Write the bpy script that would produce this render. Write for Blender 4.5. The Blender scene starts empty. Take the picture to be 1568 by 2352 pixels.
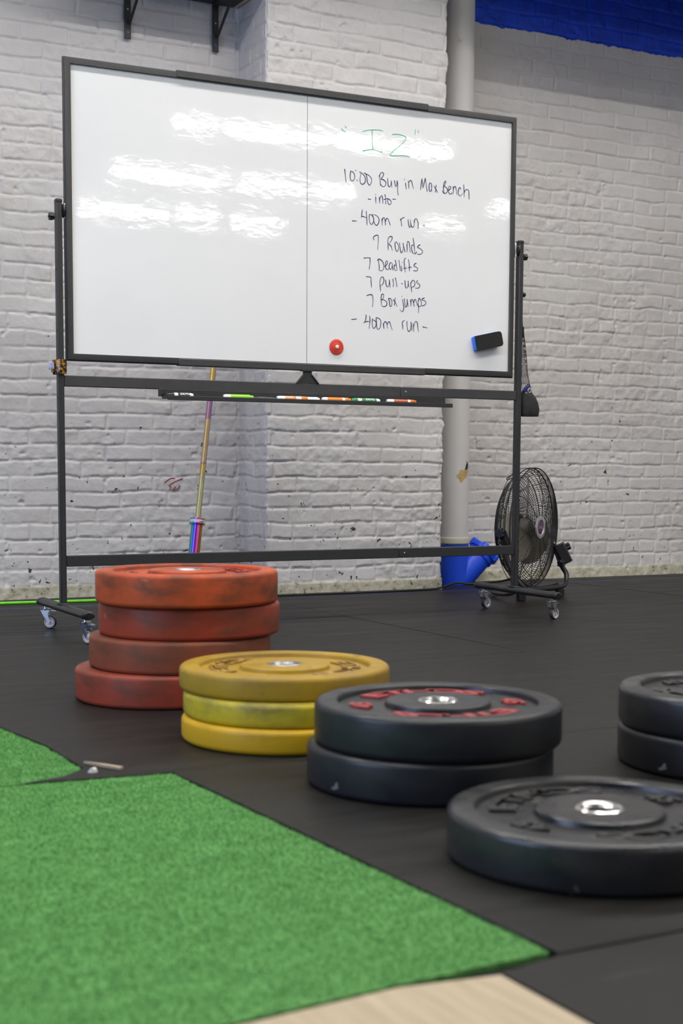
import bpy, bmesh, math, random
import numpy as np
from mathutils import Matrix, Vector

scene = bpy.context.scene
col = scene.collection
random.seed(7)

# ------------------------------------------------------------------ camera, world, light, exposure
CAM_H, YAW, PITCH, ROLL = 0.5677, math.radians(28.1905), 0.0930, 0.0053
F_ = Vector((math.sin(YAW) * math.cos(PITCH), math.cos(YAW) * math.cos(PITCH), -math.sin(PITCH)))
R_ = Vector((math.cos(YAW), -math.sin(YAW), 0))
U_ = R_.cross(F_)
RX = R_ * math.cos(ROLL) + U_ * math.sin(ROLL)
UX = -R_ * math.sin(ROLL) + U_ * math.cos(ROLL)
cam_d = bpy.data.cameras.new('camera')
cam = bpy.data.objects.new('camera', cam_d)
col.objects.link(cam)
m = Matrix.Identity(4)
for i in range(3):
    m[i][0], m[i][1], m[i][2] = RX[i], UX[i], -F_[i]
m[2][3] = CAM_H
cam.matrix_world = m
cam_d.sensor_fit = 'VERTICAL'
cam_d.sensor_height = 36.0
cam_d.lens = 3297.1 / 2352 * 36
cam_d.shift_y = (1383.8 - 1176) / 2352
cam_d.shift_x = -(788.1 - 784) / 2352
cam_d.clip_start = 0.05
cam_d.dof.use_dof = True
cam_d.dof.focus_distance = 5.15
cam_d.dof.aperture_fstop = 4.6
scene.camera = cam

scene.view_settings.view_transform = 'Standard'
scene.view_settings.look = 'None'
scene.view_settings.exposure = 0.0
scene.view_settings.gamma = 1.0
scene.view_settings.use_curve_mapping = False

w = bpy.data.worlds.new('world')
scene.world = w
w.use_nodes = True
bg = w.node_tree.nodes['Background']
bg.inputs[0].default_value = (0.93, 0.95, 1.0, 1)
bg.inputs[1].default_value = 0.34
LAMP_GLOW = 34.0      # radiance of the open fluorescent diffusers
TROUGH_POWER = 26.0   # watts of each reflector trough near the wall
LAMP_COLOR = (1.0, 0.965, 0.915)
WINDOW_POWER = 90.0   # cool daylight through the side window
WINDOW_COLOR = (0.56, 0.70, 1.0)
CEIL = 3.62
LAMP_Z = 3.5

# ------------------------------------------------------------------ material helpers
def new_mat(name):
    mt = bpy.data.materials.new(name)
    mt.use_nodes = True
    nt = mt.node_tree
    return mt, nt, nt.nodes['Principled BSDF']

def N(nt, typ, **kw):
    n = nt.nodes.new(typ)
    for k, v in kw.items():
        if k in ('operation', 'blend_type', 'data_type', 'noise_dimensions', 'feature', 'wave_type', 'distance', 'bands_direction', 'interpolation_type'):
            setattr(n, k, v)
        else:
            n.inputs[k].default_value = v
    return n

def lk(nt, a, b): nt.links.new(a, b)

def ramp(nt, fac, stops, interp='LINEAR'):
    r = nt.nodes.new('ShaderNodeValToRGB')
    r.color_ramp.interpolation = interp
    e = r.color_ramp.elements
    while len(e) < len(stops): e.new(0.5)
    for i, (p, c) in enumerate(stops):
        e[i].position = p
        e[i].color = (*c, 1) if len(c) == 3 else c
    lk(nt, fac, r.inputs[0])
    return r.outputs[0]

def mixc(nt, fac, a, b, blend='MIX'):
    n = nt.nodes.new('ShaderNodeMix')
    n.data_type = 'RGBA'
    n.blend_type = blend
    for sock, v in ((n.inputs[0], fac), (n.inputs[6], a), (n.inputs[7], b)):
        if hasattr(v, 'node'): lk(nt, v, sock)
        elif isinstance(v, (int, float)): sock.default_value = v
        else: sock.default_value = (*v, 1)
    return n.outputs[2]

def math_(nt, op, a, b=None, c=None):
    n = nt.nodes.new('ShaderNodeMath')
    n.operation = op
    for i, v in enumerate((a, b, c)):
        if v is None: continue
        if hasattr(v, 'node'): lk(nt, v, n.inputs[i])
        else: n.inputs[i].default_value = v
    return n.outputs[0]

def pos(nt, scale=(1, 1, 1), kind='Object'):
    tc = nt.nodes.new('ShaderNodeTexCoord')
    mp = nt.nodes.new('ShaderNodeMapping')
    mp.inputs['Scale'].default_value = scale
    lk(nt, tc.outputs[kind], mp.inputs[0])
    return mp.outputs[0]

def noise(nt, vec, scale, detail=3, rough=0.55, dist=0.0):
    n = nt.nodes.new('ShaderNodeTexNoise')
    n.inputs['Scale'].default_value = scale
    n.inputs['Detail'].default_value = detail
    n.inputs['Roughness'].default_value = rough
    n.inputs['Distortion'].default_value = dist
    if vec is not None: lk(nt, vec, n.inputs['Vector'])
    return n.outputs[0]

def bump(nt, bs, h, strength=0.3, dist=0.002):
    b = nt.nodes.new('ShaderNodeBump')
    b.inputs['Strength'].default_value = strength
    b.inputs['Distance'].default_value = dist
    lk(nt, h, b.inputs['Height'])
    lk(nt, b.outputs[0], bs.inputs['Normal'])

def simple(name, color, rough=0.5, metal=0.0, spec=0.5, var=0.0, vscale=8, bmp=0.0, bscale=400, coat=0.0):
    mt, nt, bs = new_mat(name)
    bs.inputs['Roughness'].default_value = rough
    bs.inputs['Metallic'].default_value = metal
    bs.inputs['Specular IOR Level'].default_value = spec
    bs.inputs['Coat Weight'].default_value = coat
    p = pos(nt)
    if var:
        n = noise(nt, p, vscale, 4)
        c = ramp(nt, n, [(0.3, tuple(x * (1 - var) for x in color)), (0.7, tuple(min(1, x * (1 + var)) for x in color))])
        lk(nt, c, bs.inputs['Base Color'])
    else:
        n = noise(nt, p, vscale, 2)
        c = ramp(nt, n, [(0.3, tuple(x * 0.97 for x in color)), (0.7, tuple(min(1, x * 1.03) for x in color))])
        lk(nt, c, bs.inputs['Base Color'])
    if bmp: bump(nt, bs, noise(nt, p, bscale, 2), bmp, 0.001)
    return mt

# ------------------------------------------------------------------ mesh helpers
class MB:
    """collects geometry in world (or T-mapped) coordinates; build() links ONE object"""
    def __init__(self, T=None):
        self.v, self.f, self.T = [], [], T
    def add(self, vs, fs):
        o = len(self.v)
        T = self.T
        self.v += [T(*p) for p in vs] if T else [tuple(p) for p in vs]
        self.f += [tuple(i + o for i in f) for f in fs]
        return self
    def box(self, x0, x1, y0, y1, z0, z1):
        return self.add([(x0, y0, z0), (x1, y0, z0), (x1, y1, z0), (x0, y1, z0), (x0, y0, z1), (x1, y0, z1), (x1, y1, z1), (x0, y1, z1)],
                        [(0, 3, 2, 1), (4, 5, 6, 7), (0, 1, 5, 4), (1, 2, 6, 5), (2, 3, 7, 6), (3, 0, 4, 7)])
    def loft(self, rings, closed_u=True, caps=True, loop=False):
        n = len(rings[0]); vs = [p for r in rings for p in r]; fs = []
        m_ = len(rings)
        for i in range(m_ if loop else m_ - 1):
            j = (i + 1) % m_
            for k in range(n if closed_u else n - 1):
                l = (k + 1) % n
                fs.append((i * n + k, i * n + l, j * n + l, j * n + k))
        if caps and not loop:
            fs.append(tuple(range(n - 1, -1, -1)))
            fs.append(tuple(range((m_ - 1) * n, m_ * n)))
        return self.add(vs, fs)
    def tube(self, path, r, seg=8, loop=False, squash=None):
        path = [Vector(p) for p in path]
        n = len(path); rings = []
        up = None
        for i in range(n):
            if loop: t = path[(i + 1) % n] - path[i - 1]
            else: t = path[min(i + 1, n - 1)] - path[max(i - 1, 0)]
            t.normalize()
            if up is None:
                up = Vector((0, 0, 1)) if abs(t.z) < 0.9 else Vector((1, 0, 0))
            a = up - t * up.dot(t); a.normalize()
            up = a
            b = t.cross(a)
            rr = r[i] if isinstance(r, (list, tuple)) else r
            sa, sb = squash if squash else (1, 1)
            rings.append([tuple(path[i] + a * (math.cos(q) * rr * sa) + b * (math.sin(q) * rr * sb)) for q in [2 * math.pi * k / seg for k in range(seg)]])
        return self.loft(rings, True, not loop, loop)
    def lathe(self, prof, frame, seg=48, loop=False):
        """prof [(r, h)], frame = (origin, axis, side)"""
        o, ax, sd = (Vector(q) for q in frame)
        ax.normalize(); sd = sd - ax * sd.dot(ax); sd.normalize(); s2 = ax.cross(sd)
        rings = [[tuple(o + ax * h + (sd * math.cos(q) + s2 * math.sin(q)) * max(r, 1e-5)) for q in [2 * math.pi * k / seg for k in range(seg)]] for r, h in prof]
        return self.loft(rings, True, not loop, loop)
    def prism(self, outline, frame, h0, h1):
        o, ax, sd = (Vector(q) for q in frame)
        ax.normalize(); sd = sd - ax * sd.dot(ax); sd.normalize(); s2 = ax.cross(sd)
        return self.loft([[tuple(o + ax * h + sd * a + s2 * b) for a, b in outline] for h in (h0, h1)])
    def build(self, name, mt, parent=None, loc=None, bevel=0.0, bseg=2, smooth=True, angle=35):
        me = bpy.data.meshes.new(name)
        if loc is None:
            loc = parent.get('_o', (0, 0, 0)) if parent is not None else (0, 0, 0)
        loc = Vector(loc)
        me.from_pydata([tuple(Vector(p) - loc) for p in self.v], [], self.f)
        bm = bmesh.new(); bm.from_mesh(me)
        bmesh.ops.recalc_face_normals(bm, faces=bm.faces)
        bm.to_mesh(me); bm.free()
        o = bpy.data.objects.new(name, me)
        col.objects.link(o)
        if parent is not None: o.parent = parent
        else: o.location = loc
        o['_o'] = tuple(loc)
        if mt: me.materials.append(mt)
        if smooth:
            for p in me.polygons: p.use_smooth = True
            me.set_sharp_from_angle(angle=math.radians(angle))
        if bevel:
            md = o.modifiers.new('bevel', 'BEVEL')
            md.width = bevel; md.segments = bseg; md.limit_method = 'ANGLE'; md.angle_limit = math.radians(40)
            md.harden_normals = False
        return o

def tag(o, label=None, cat=None, group=None, kind=None):
    if label: o['label'] = label
    if cat: o['category'] = cat
    if group: o['group'] = group
    if kind: o['kind'] = kind
    return o

def thing(name, loc, label, cat, group=None):
    o = bpy.data.objects.new(name, None)
    o.empty_display_size = 0.05
    col.objects.link(o)
    o.location = loc
    o['_o'] = tuple(loc)
    return tag(o, label, cat, group)

def smooth_path(pts, n=8, loop=False):
    pts = [Vector(p) for p in pts]; out = []
    L = len(pts)
    if L < 3 and not loop: return pts
    for i in range(L if loop else L - 1):
        p0 = pts[(i - 1) % L] if loop or i > 0 else pts[0]
        p1 = pts[i]; p2 = pts[(i + 1) % L]
        p3 = pts[(i + 2) % L] if loop or i + 2 < L else pts[-1]
        for k in range(n):
            t = k / n
            out.append(0.5 * ((2 * p1) + (p2 - p0) * t + (2 * p0 - 5 * p1 + 4 * p2 - p3) * t * t + (3 * p1 - p0 - 3 * p2 + p3) * t ** 3))
    if not loop: out.append(pts[-1])
    return out

def inside(pts, poly):
    x, y = pts[:, 0], pts[:, 1]
    r = np.zeros(len(pts), bool); n = len(poly)
    for i in range(n):
        (x1, y1), (x2, y2) = poly[i], poly[(i + 1) % n]
        if y1 == y2: continue
        c = (y1 > y) != (y2 > y)
        r ^= c & (x < (x2 - x1) * (y - y1) / (y2 - y1) + x1)
    return r

def text_geo(body, size, extrude=0.0005, bold=0.0):
    cu = bpy.data.curves.new('t', 'FONT')
    cu.body = body; cu.size = size; cu.extrude = extrude; cu.offset = bold
    cu.align_x = 'CENTER'; cu.align_y = 'CENTER'; cu.resolution_u = 3
    o = bpy.data.objects.new('t', cu)
    col.objects.link(o)
    dg = bpy.context.evaluated_depsgraph_get()
    me = bpy.data.meshes.new_from_object(o.evaluated_get(dg))
    vs = [tuple(v.co) for v in me.vertices]; fs = [tuple(p.vertices) for p in me.polygons]
    bpy.data.objects.remove(o); bpy.data.curves.remove(cu); bpy.data.meshes.remove(me)
    return vs, fs

# ------------------------------------------------------------------ numpy noise for relief
def vnoise(x, y, seed):
    rs = np.random.RandomState(seed)
    G = rs.rand(256, 256)
    xi = np.floor(x).astype(int); yi = np.floor(y).astype(int)
    fx = x - xi; fy = y - yi
    fx = fx * fx * (3 - 2 * fx); fy = fy * fy * (3 - 2 * fy)
    g = lambda a, b: G[a % 256, b % 256]
    return (g(xi, yi) * (1 - fx) * (1 - fy) + g(xi + 1, yi) * fx * (1 - fy) + g(xi, yi + 1) * (1 - fx) * fy + g(xi + 1, yi + 1) * fx * fy) - 0.5

def fbm(x, y, scale, seed, octv=4):
    s = 0; a = 1
    for k in range(octv):
        s = s + a * vnoise(x * scale * 2 ** k + 17.3 * k, y * scale * 2 ** k + 9.1 * k, seed + k)
        a *= 0.5
    return s

def grid_mesh(name, P, mt):
    nr, nc = P.shape[:2]
    me = bpy.data.meshes.new(name)
    idx = np.arange(nr * nc).reshape(nr, nc)
    q = np.stack([idx[:-1, :-1], idx[:-1, 1:], idx[1:, 1:], idx[1:, :-1]], -1).reshape(-1, 4)
    me.vertices.add(nr * nc); me.vertices.foreach_set('co', P.reshape(-1).astype(np.float32))
    me.loops.add(q.size); me.loops.foreach_set('vertex_index', q.reshape(-1).astype(np.int32))
    me.polygons.add(len(q)); me.polygons.foreach_set('loop_start', np.arange(0, q.size, 4, dtype=np.int32))
    me.polygons.foreach_set('loop_total', np.full(len(q), 4, dtype=np.int32))
    me.polygons.foreach_set('use_smooth', np.ones(len(q), dtype=bool))
    me.update(); me.validate()
    o = bpy.data.objects.new(name, me)
    col.objects.link(o)
    me.materials.append(mt)
    return o

# ------------------------------------------------------------------ the room
YL, YP, YR, XP0, XP1 = 6.07, 5.772, 6.10, 2.704, 3.62

def brick_material():
    mt, nt, bs = new_mat('painted_brick')
    geo = nt.nodes.new('ShaderNodeNewGeometry')
    P = geo.outputs['Position']
    sep = nt.nodes.new('ShaderNodeSeparateXYZ'); lk(nt, P, sep.inputs[0])
    n1 = noise(nt, P, 2.2, 4); n2 = noise(nt, P, 16, 5, 0.65)
    base = ramp(nt, n1, [(0.35, (0.555, 0.53, 0.52)), (0.65, (0.61, 0.592, 0.585))])
    base = mixc(nt, math_(nt, 'MULTIPLY', ramp(nt, n2, [(0.5, (0, 0, 0)), (0.72, (1, 1, 1))]), 0.55), base, (0.53, 0.50, 0.49))
    # tired yellowish patches
    n3 = noise(nt, P, 5.5, 4, 0.6)
    base = mixc(nt, math_(nt, 'MULTIPLY', ramp(nt, n3, [(0.6, (0, 0, 0)), (0.75, (1, 1, 1))]), 0.35), base, (0.58, 0.55, 0.44))
    # chips and specks, denser near the floor
    n4 = noise(nt, P, 33, 3, 0.5, 0.6); n5 = noise(nt, P, 3.1, 2)
    hz = nt.nodes.new('ShaderNodeMapRange'); lk(nt, sep.outputs[2], hz.inputs[0])
    hz.inputs[1].default_value = 0.0; hz.inputs[2].default_value = 1.6; hz.inputs[3].default_value = 0.115; hz.inputs[4].default_value = 0.0
    spk = math_(nt, 'ADD', math_(nt, 'ADD', n4, math_(nt, 'MULTIPLY', n5, 0.22)), hz.outputs[0])
    base = mixc(nt, ramp(nt, spk, [(0.907, (0, 0, 0)), (0.915, (1, 1, 1))]), base, (0.045, 0.04, 0.035))
    # bare plaster strip at the foot of the wall
    zs = math_(nt, 'ADD', sep.outputs[2], math_(nt, 'MULTIPLY', noise(nt, P, 14, 3), 0.03))
    foot = ramp(nt, zs, [(0.066, (1, 1, 1)), (0.078, (0, 0, 0))])
    fcol = ramp(nt, noise(nt, P, 26, 5, 0.7), [(0.34, (0.04, 0.035, 0.025)), (0.40, (0.40, 0.37, 0.27)), (0.62, (0.60, 0.58, 0.47))])
    base = mixc(nt, foot, base, fcol)
    # blue paint band high on the right-hand bay
    zb = math_(nt, 'ADD', sep.outputs[2], math_(nt, 'MULTIPLY', math_(nt, 'SUBTRACT', noise(nt, P, 9, 4, 0.7), 0.5), 0.05))
    blue = math_(nt, 'MULTIPLY', math_(nt, 'GREATER_THAN', zb, 2.748), math_(nt, 'GREATER_THAN', sep.outputs[0], 3.64))
    bcol = ramp(nt, n2, [(0.35, (0.005, 0.045, 0.50)), (0.7, (0.008, 0.07, 0.70))])
    base = mixc(nt, blue, base, bcol)
    lk(nt, base, bs.inputs['Base Color'])
    bs.inputs['Roughness'].default_value = 0.48
    bs.inputs['Specular IOR Level'].default_value = 0.35
    h = math_(nt, 'ADD', noise(nt, P, 60, 5, 0.6), math_(nt, 'MULTIPLY', noise(nt, P, 190, 3), 0.35))
    bump(nt, bs, h, 0.5, 0.004)
    return mt

def build_wall():
    # polyline of the wall in plan: left bay, pilaster side, pilaster front, right side, right bay
    segs = [((-1.6, YL), (XP0, YL)), ((XP0, YL), (XP0, YP)), ((XP0, YP), (XP1, YP)), ((XP1, YP), (XP1, YR)), ((XP1, YR), (8.4, YR))]
    cols = []   # x, y, nx, ny, u, seg, edge distance
    for k, (a, b) in enumerate(segs):
        a = np.array(a); b = np.array(b); L = np.linalg.norm(b - a); t = (b - a) / L
        nrm = np.array([t[1], -t[0]])
        if k == 0: us = np.concatenate([np.arange(0, 2.6, 0.03), np.arange(2.6, L, 0.005)])
        elif k == 4: us = np.concatenate([np.arange(0, 2.05, 0.005), np.arange(2.05, L, 0.03)])
        else: us = np.linspace(0, L, int(L / 0.005))[:-1]
        for u in us:
            p = a + t * u
            cols.append((p[0], p[1], nrm[0], nrm[1], u, k, min(u, L - u)))
    # corner columns take the mean normal
    cols = np.array(cols)
    for i in range(1, len(cols)):
        if cols[i, 5] != cols[i - 1, 5]:
            nn = cols[i, 2:4] + cols[i - 1, 2:4]
            cols[i, 2:4] = nn
    zs = np.concatenate([np.arange(0, 3.1, 0.005), np.linspace(3.1, CEIL, 16)])
    Z, U = np.meshgrid(zs, cols[:, 4], indexing='ij')
    K = np.broadcast_to(cols[:, 5], Z.shape)
    Uw = U + K * 3.37
    wob = fbm(Uw, Z, 7, 11, 3) * 0.012
    rowc = np.interp(Z + wob, [-0.016, 0.0521, 1.0726, 1.705, 3.8], [-1, 0, 15, 24, 53.8])
    row = np.floor(rowc).astype(int); fz = rowc - row
    rs = np.random.RandomState(3)
    joff = rs.uniform(-0.025, 0.025, 200); blen = 0.216
    hdr = rs.rand(200) < 0.12
    bl = np.where(hdr[row % 200], 0.108, blen)
    off = np.where(K == 4, 0.055, np.where(K == 0, 0.023, 0.04))
    x = (Uw + fbm(Uw, Z, 9, 31, 3) * 0.012 + off + (row % 2) * 0.108 + joff[row % 200]) / bl
    bi = np.floor(x).astype(int); fx = x - bi
    dz = np.minimum(fz, 1 - fz) * 0.069; dx = np.minimum(fx, 1 - fx) * bl
    d = np.minimum(dz, dx * 0.9)
    half = 0.005 + 0.002 * fbm(Uw, Z, 12, 51, 2)
    s = np.clip((d - half * 0.45) / 0.006, 0, 1); s = s * s * (3 - 2 * s)
    H = rs.rand(512, 512)
    bh = (H[row % 512, bi % 512] - 0.5) * 0.0032
    tilt = (H[(row + 91) % 512, (bi + 37) % 512] - 0.5) * 0.0035 * (fz - 0.5) * 2
    rough_ = np.clip(fbm(Uw, Z, 3.1, 201, 3) * 2.2 + 0.35, 0, 1)          # some bricks are much rougher than others
    lump = fbm(Uw, Z, 30, 71, 4) * (0.0016 + 0.0042 * rough_) + fbm(Uw, Z, 4, 91, 2) * 0.003
    pit = np.clip((fbm(Uw, Z, 24, 231, 3) - 0.52) / 0.10, 0, 1)
    lump = lump - pit * 0.006
    ridge = (0.5 + fbm(Uw, Z, 26, 131, 3)) * 0.0030
    h = s * (0.0058 + bh + tilt) + (1 - s) * ridge + lump
    # plaster strip at the foot
    ft = np.clip((0.062 - Z) / 0.012, 0, 1)
    h = h * (1 - ft) + ft * (0.009 + lump)
    # worn arrises
    e = np.clip(cols[:, 6] / 0.012, 0, 1)[None, :]
    h = h * (0.55 + 0.45 * e) - (1 - e) * 0.003 * (K == 2) + (1 - e) * fbm(Z * 3 + 40, Uw * 0 + K, 9, 151, 4) * 0.010
    h = h - 0.006
    P = np.empty(Z.shape + (3,))
    P[..., 0] = cols[:, 0] + cols[:, 2] * h
    P[..., 1] = cols[:, 1] + cols[:, 3] * h
    P[..., 2] = Z
    o = grid_mesh('wall_back', P, brick_material())
    return tag(o, 'grey painted brick wall with a shallow pilaster and a blue band', 'wall', None, 'structure')
wall = build_wall()

# --- floor: thick black rubber mats over a slab; one mesh, seams between mats
def rubber_material():
    mt, nt, bs = new_mat('black_rubber_mat')
    geo = nt.nodes.new('ShaderNodeNewGeometry'); P = geo.outputs['Position']
    mp = nt.nodes.new('ShaderNodeMapping'); mp.inputs['Scale'].default_value = (1, 5, 1); lk(nt, P, mp.inputs[0])
    a = noise(nt, mp.outputs[0], 2.5, 5, 0.6)
    c = ramp(nt, a, [(0.3, (0.0085, 0.008, 0.0073)), (0.7, (0.0165, 0.0157, 0.014))])
    b = noise(nt, P, 420, 2)
    c = mixc(nt, ramp(nt, b, [(0.62, (0, 0, 0)), (0.78, (1, 1, 1))]), c, (0.045, 0.043, 0.039))
    # dusty scuffs
    mp2 = nt.nodes.new('ShaderNodeMapping'); mp2.inputs['Scale'].default_value = (2.0, 16, 1); mp2.inputs['Rotation'].default_value = (0, 0, 0.5); lk(nt, P, mp2.inputs[0])
    sc = noise(nt, mp2.outputs[0], 2.3, 6, 0.7, 0.3)
    c = mixc(nt, math_(nt, 'MULTIPLY', ramp(nt, sc, [(0.62, (0, 0, 0)), (0.78, (1, 1, 1))]), 0.42), c, (0.062, 0.058, 0.05))
    sepp = nt.nodes.new('ShaderNodeSeparateXYZ'); lk(nt, P, sepp.inputs[0])
    # faded blue line chalked along the wall
    yl = math_(nt, 'ADD', sepp.outputs[1], math_(nt, 'MULTIPLY', math_(nt, 'GREATER_THAN', sepp.outputs[0], 3.95), -0.185))
    ln = math_(nt, 'MULTIPLY', math_(nt, 'LESS_THAN', math_(nt, 'ABSOLUTE', math_(nt, 'SUBTRACT', yl, 5.685)), 0.011), math_(nt, 'MULTIPLY', noise(nt, P, 6, 4), 1.1))
    c = mixc(nt, math_(nt, 'MINIMUM', ln, 0.75), c, (0.035, 0.085, 0.28))
    lk(nt, c, bs.inputs['Base Color'])
    lk(nt, ramp(nt, a, [(0.3, (0.42,) * 3), (0.7, (0.56,) * 3)]), bs.inputs['Roughness'])
    bs.inputs['Specular IOR Level'].default_value = 0.18
    bump(nt, bs, math_(nt, 'ADD', noise(nt, P, 380, 3), math_(nt, 'MULTIPLY', noise(nt, mp.outputs[0], 6, 4), 1.0)), 0.22, 0.002)
    return mt

fl = MB()
fl.box(-3.1, 9.2, -9.2, 6.3, -0.1, -0.012)
g = 0.0024
rows = [(4.862, 6.13, [-3.1, -1.04, 0.79, 2.617, 4.425, 6.25, 9.2]),
        (3.668, 4.862, [-3.1, -1.04, 0.79, 2.617, 4.425, 6.25, 9.2]),
        (2.489, 3.668, [3.55, 5.38, 9.2]),
        (1.330, 2.489, [3.0, 4.83, 9.2]),
        (0.110, 1.330, [2.70, 4.53, 9.2]),
        (-1.11, 0.110, [-3.1, -0.92, 0.912, 2.74, 9.2])]
for y0, y1, xs in rows:
    for a, b in zip(xs[:-1], xs[1:]):
        dz = random.uniform(-0.0011, 0.0004)
        fl.box(a + g, b - g, y0 + g, y1 - g, -0.012, dz)
# the three mats cut to fit round the turf and the plywood
for ol in ([(0.976, 2.4915), (3.5476, 2.4915), (3.5476, 3.6656), (0.8025, 3.6656), (0.8085, 3.10), (0.8365, 2.85), (0.8365, 2.598), (0.778, 2.543), (0.70, 2.5205)],
           [(0.9735, 2.4865), (2.9976, 2.4865), (2.9976, 1.3325), (1.0065, 1.3325)],
           [(1.002, 1.3275), (2.6976, 1.3275), (2.6976, 0.1124), (0.908, 0.1124), (0.908, 1.310)]):
    fl.prism(ol, ((0, 0, 0), (0, 0, 1), (1, 0, 0)), -0.012, -0.0004)
floor = tag(fl.build('floor', rubber_material(), loc=(0, 0, 0), bevel=0.0015, bseg=1), 'black rubber mat floor with straight seams', 'floor', None, 'structure')

# --- ceiling and the blue side wall of the hall
white_paint = simple('white_paint', (0.62, 0.61, 0.59), 0.7, var=0.05)
blue_paint = simple('blue_wall_paint', (0.012, 0.06, 0.42), 0.45, var=0.15)
tag(MB().box(-3.2, 9.2, -9.2, 6.3, CEIL, CEIL + 0.12).build('ceiling', white_paint, smooth=False), 'white flat ceiling', 'ceiling', None, 'structure')
tag(MB().box(-3.2, -3.1, -9.2, 6.3, 0, CEIL).build('wall_left', blue_paint, smooth=False), 'blue painted side wall', 'wall', None, 'structure')
tag(MB().box(3.9, 8.4, 5.28, 5.50, 2.90, CEIL).build('added_shade_beam', white_paint, smooth=False), 'unseen white beam added to shade the top of the wall', 'beam', None, 'structure')  # unseen beam, added to block lamp light from the blue band
# --- tall side window letting in cool daylight
win = thing('window_1', (-3.09, 2.2, 0.25), 'tall side window in the blue wall', 'window')
win['kind'] = 'structure'
wf = MB()
for y in (0.95, 2.18, 3.41): wf.box(-3.10, -3.05, y - 0.03, y + 0.03, 0.25, 2.65)
for z in (0.25, 1.05, 1.85, 2.65): wf.box(-3.10, -3.05, 0.92, 3.44, z - 0.03, z + 0.03)
wf.build('window_frame', white_paint, win, smooth=False)
ld = bpy.data.lights.new('daylight', 'AREA'); ld.shape = 'RECTANGLE'; ld.size = 2.4; ld.size_y = 2.34
ld.energy = WINDOW_POWER; ld.color = WINDOW_COLOR
lo = bpy.data.objects.new('daylight', ld); col.objects.link(lo)
lo.location = (-3.04, 2.18, 1.45); lo.rotation_euler = (0, math.radians(-90), 0)

# --- fluorescent strips: rows parallel to the brick wall, 2.2 m apart
housing_mat = simple('white_enamel', (0.75, 0.75, 0.74), 0.4)
GLOW, _nt, _bs = new_mat('lit_diffuser')
_bs.inputs['Base Color'].default_value = (0.8, 0.8, 0.8, 1)
_bs.inputs['Emission Color'].default_value = (*LAMP_COLOR, 1)
_bs.inputs['Emission Strength'].default_value = LAMP_GLOW
def strip(x0, x1, y):
    t = thing('fluorescent_light', ((x0 + x1) / 2, y, LAMP_Z), 'white fluorescent strip light fixed under the ceiling', 'light', 'fluorescent strip lights')
    MB().box(x0, x1, y - 0.09, y + 0.09, LAMP_Z + 0.012, CEIL).build('housing', housing_mat, t, smooth=False)
    r = 0.06
    half = [(math.cos(a) * r, math.sin(a) * r * 0.9) for a in [math.pi + math.pi * k / 8 for k in range(9)]]
    MB().loft([[(x, y + a, LAMP_Z + 0.014 + b) for a, b in half] for x in (x0 + 0.015, x1 - 0.015)]).build('diffuser', GLOW, t)
def trough(x0, x1, y):
    """unseen strip in a deep white reflector: its sides are shaped to cut the light off towards the top of the walls"""
    t = thing('fluorescent_light', ((x0 + x1) / 2, y, LAMP_Z), 'white fluorescent reflector trough hanging under the ceiling', 'light', 'fluorescent reflector troughs')
    sec = [(-0.16, -0.088), (-0.16, 0.0), (-0.10, 0.045), (0.10, 0.045), (0.16, 0.0), (0.16, -0.088), (0.157, -0.088), (0.157, 0.0), (0.098, 0.042), (-0.098, 0.042), (-0.157, 0.0), (-0.157, -0.088)]
    hb = MB().loft([[(x, y + a, LAMP_Z + b) for a, b in sec] for x in (x0, x1)])
    hb.box(x0 + 0.2, x0 + 0.22, y - 0.01, y + 0.01, LAMP_Z + 0.04, CEIL).box(x1 - 0.22, x1 - 0.2, y - 0.01, y + 0.01, LAMP_Z + 0.04, CEIL)
    hb.build('reflector', housing_mat, t, smooth=False)
    MB().tube([(x0 + 0.02, y, LAMP_Z + 0.016), (x1 - 0.02, y, LAMP_Z + 0.016)], 0.013, 10).build('tube', housing_mat, t)
    ld = bpy.data.lights.new('tube_light', 'AREA'); ld.shape = 'RECTANGLE'
    ld.size = x1 - x0 - 0.04; ld.size_y = 0.10
    ld.energy = TROUGH_POWER; ld.color = LAMP_COLOR
    lo = bpy.data.objects.new('tube_light', ld); col.objects.link(lo); lo.parent = t
for y in (4.15, 1.95, -0.25):
    for x in ((-1.9, -0.6, 0.7, 2.0, 3.3, 4.6) if y > 1 else (-1.9, 3.3, 5.9)):
        trough(x, x + 1.22, y)
for x0, x1, y in [(1.72, 2.9, -2.45), (4.31, 4.665, -2.47), (4.755, 5.76, -2.45), (5.80, 6.97, -2.45),
                  (1.8, 3.0, -4.62), (4.37, 5.60, -4.62), (5.73, 7.03, -4.62), (8.8, 9.1, -4.70),
                  (4.62, 5.70, -6.85), (5.80, 6.27, -6.76), (6.50, 7.11, -6.87), (8.62, 9.15, -5.98)]:
    strip(x0, x1, y)

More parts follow.
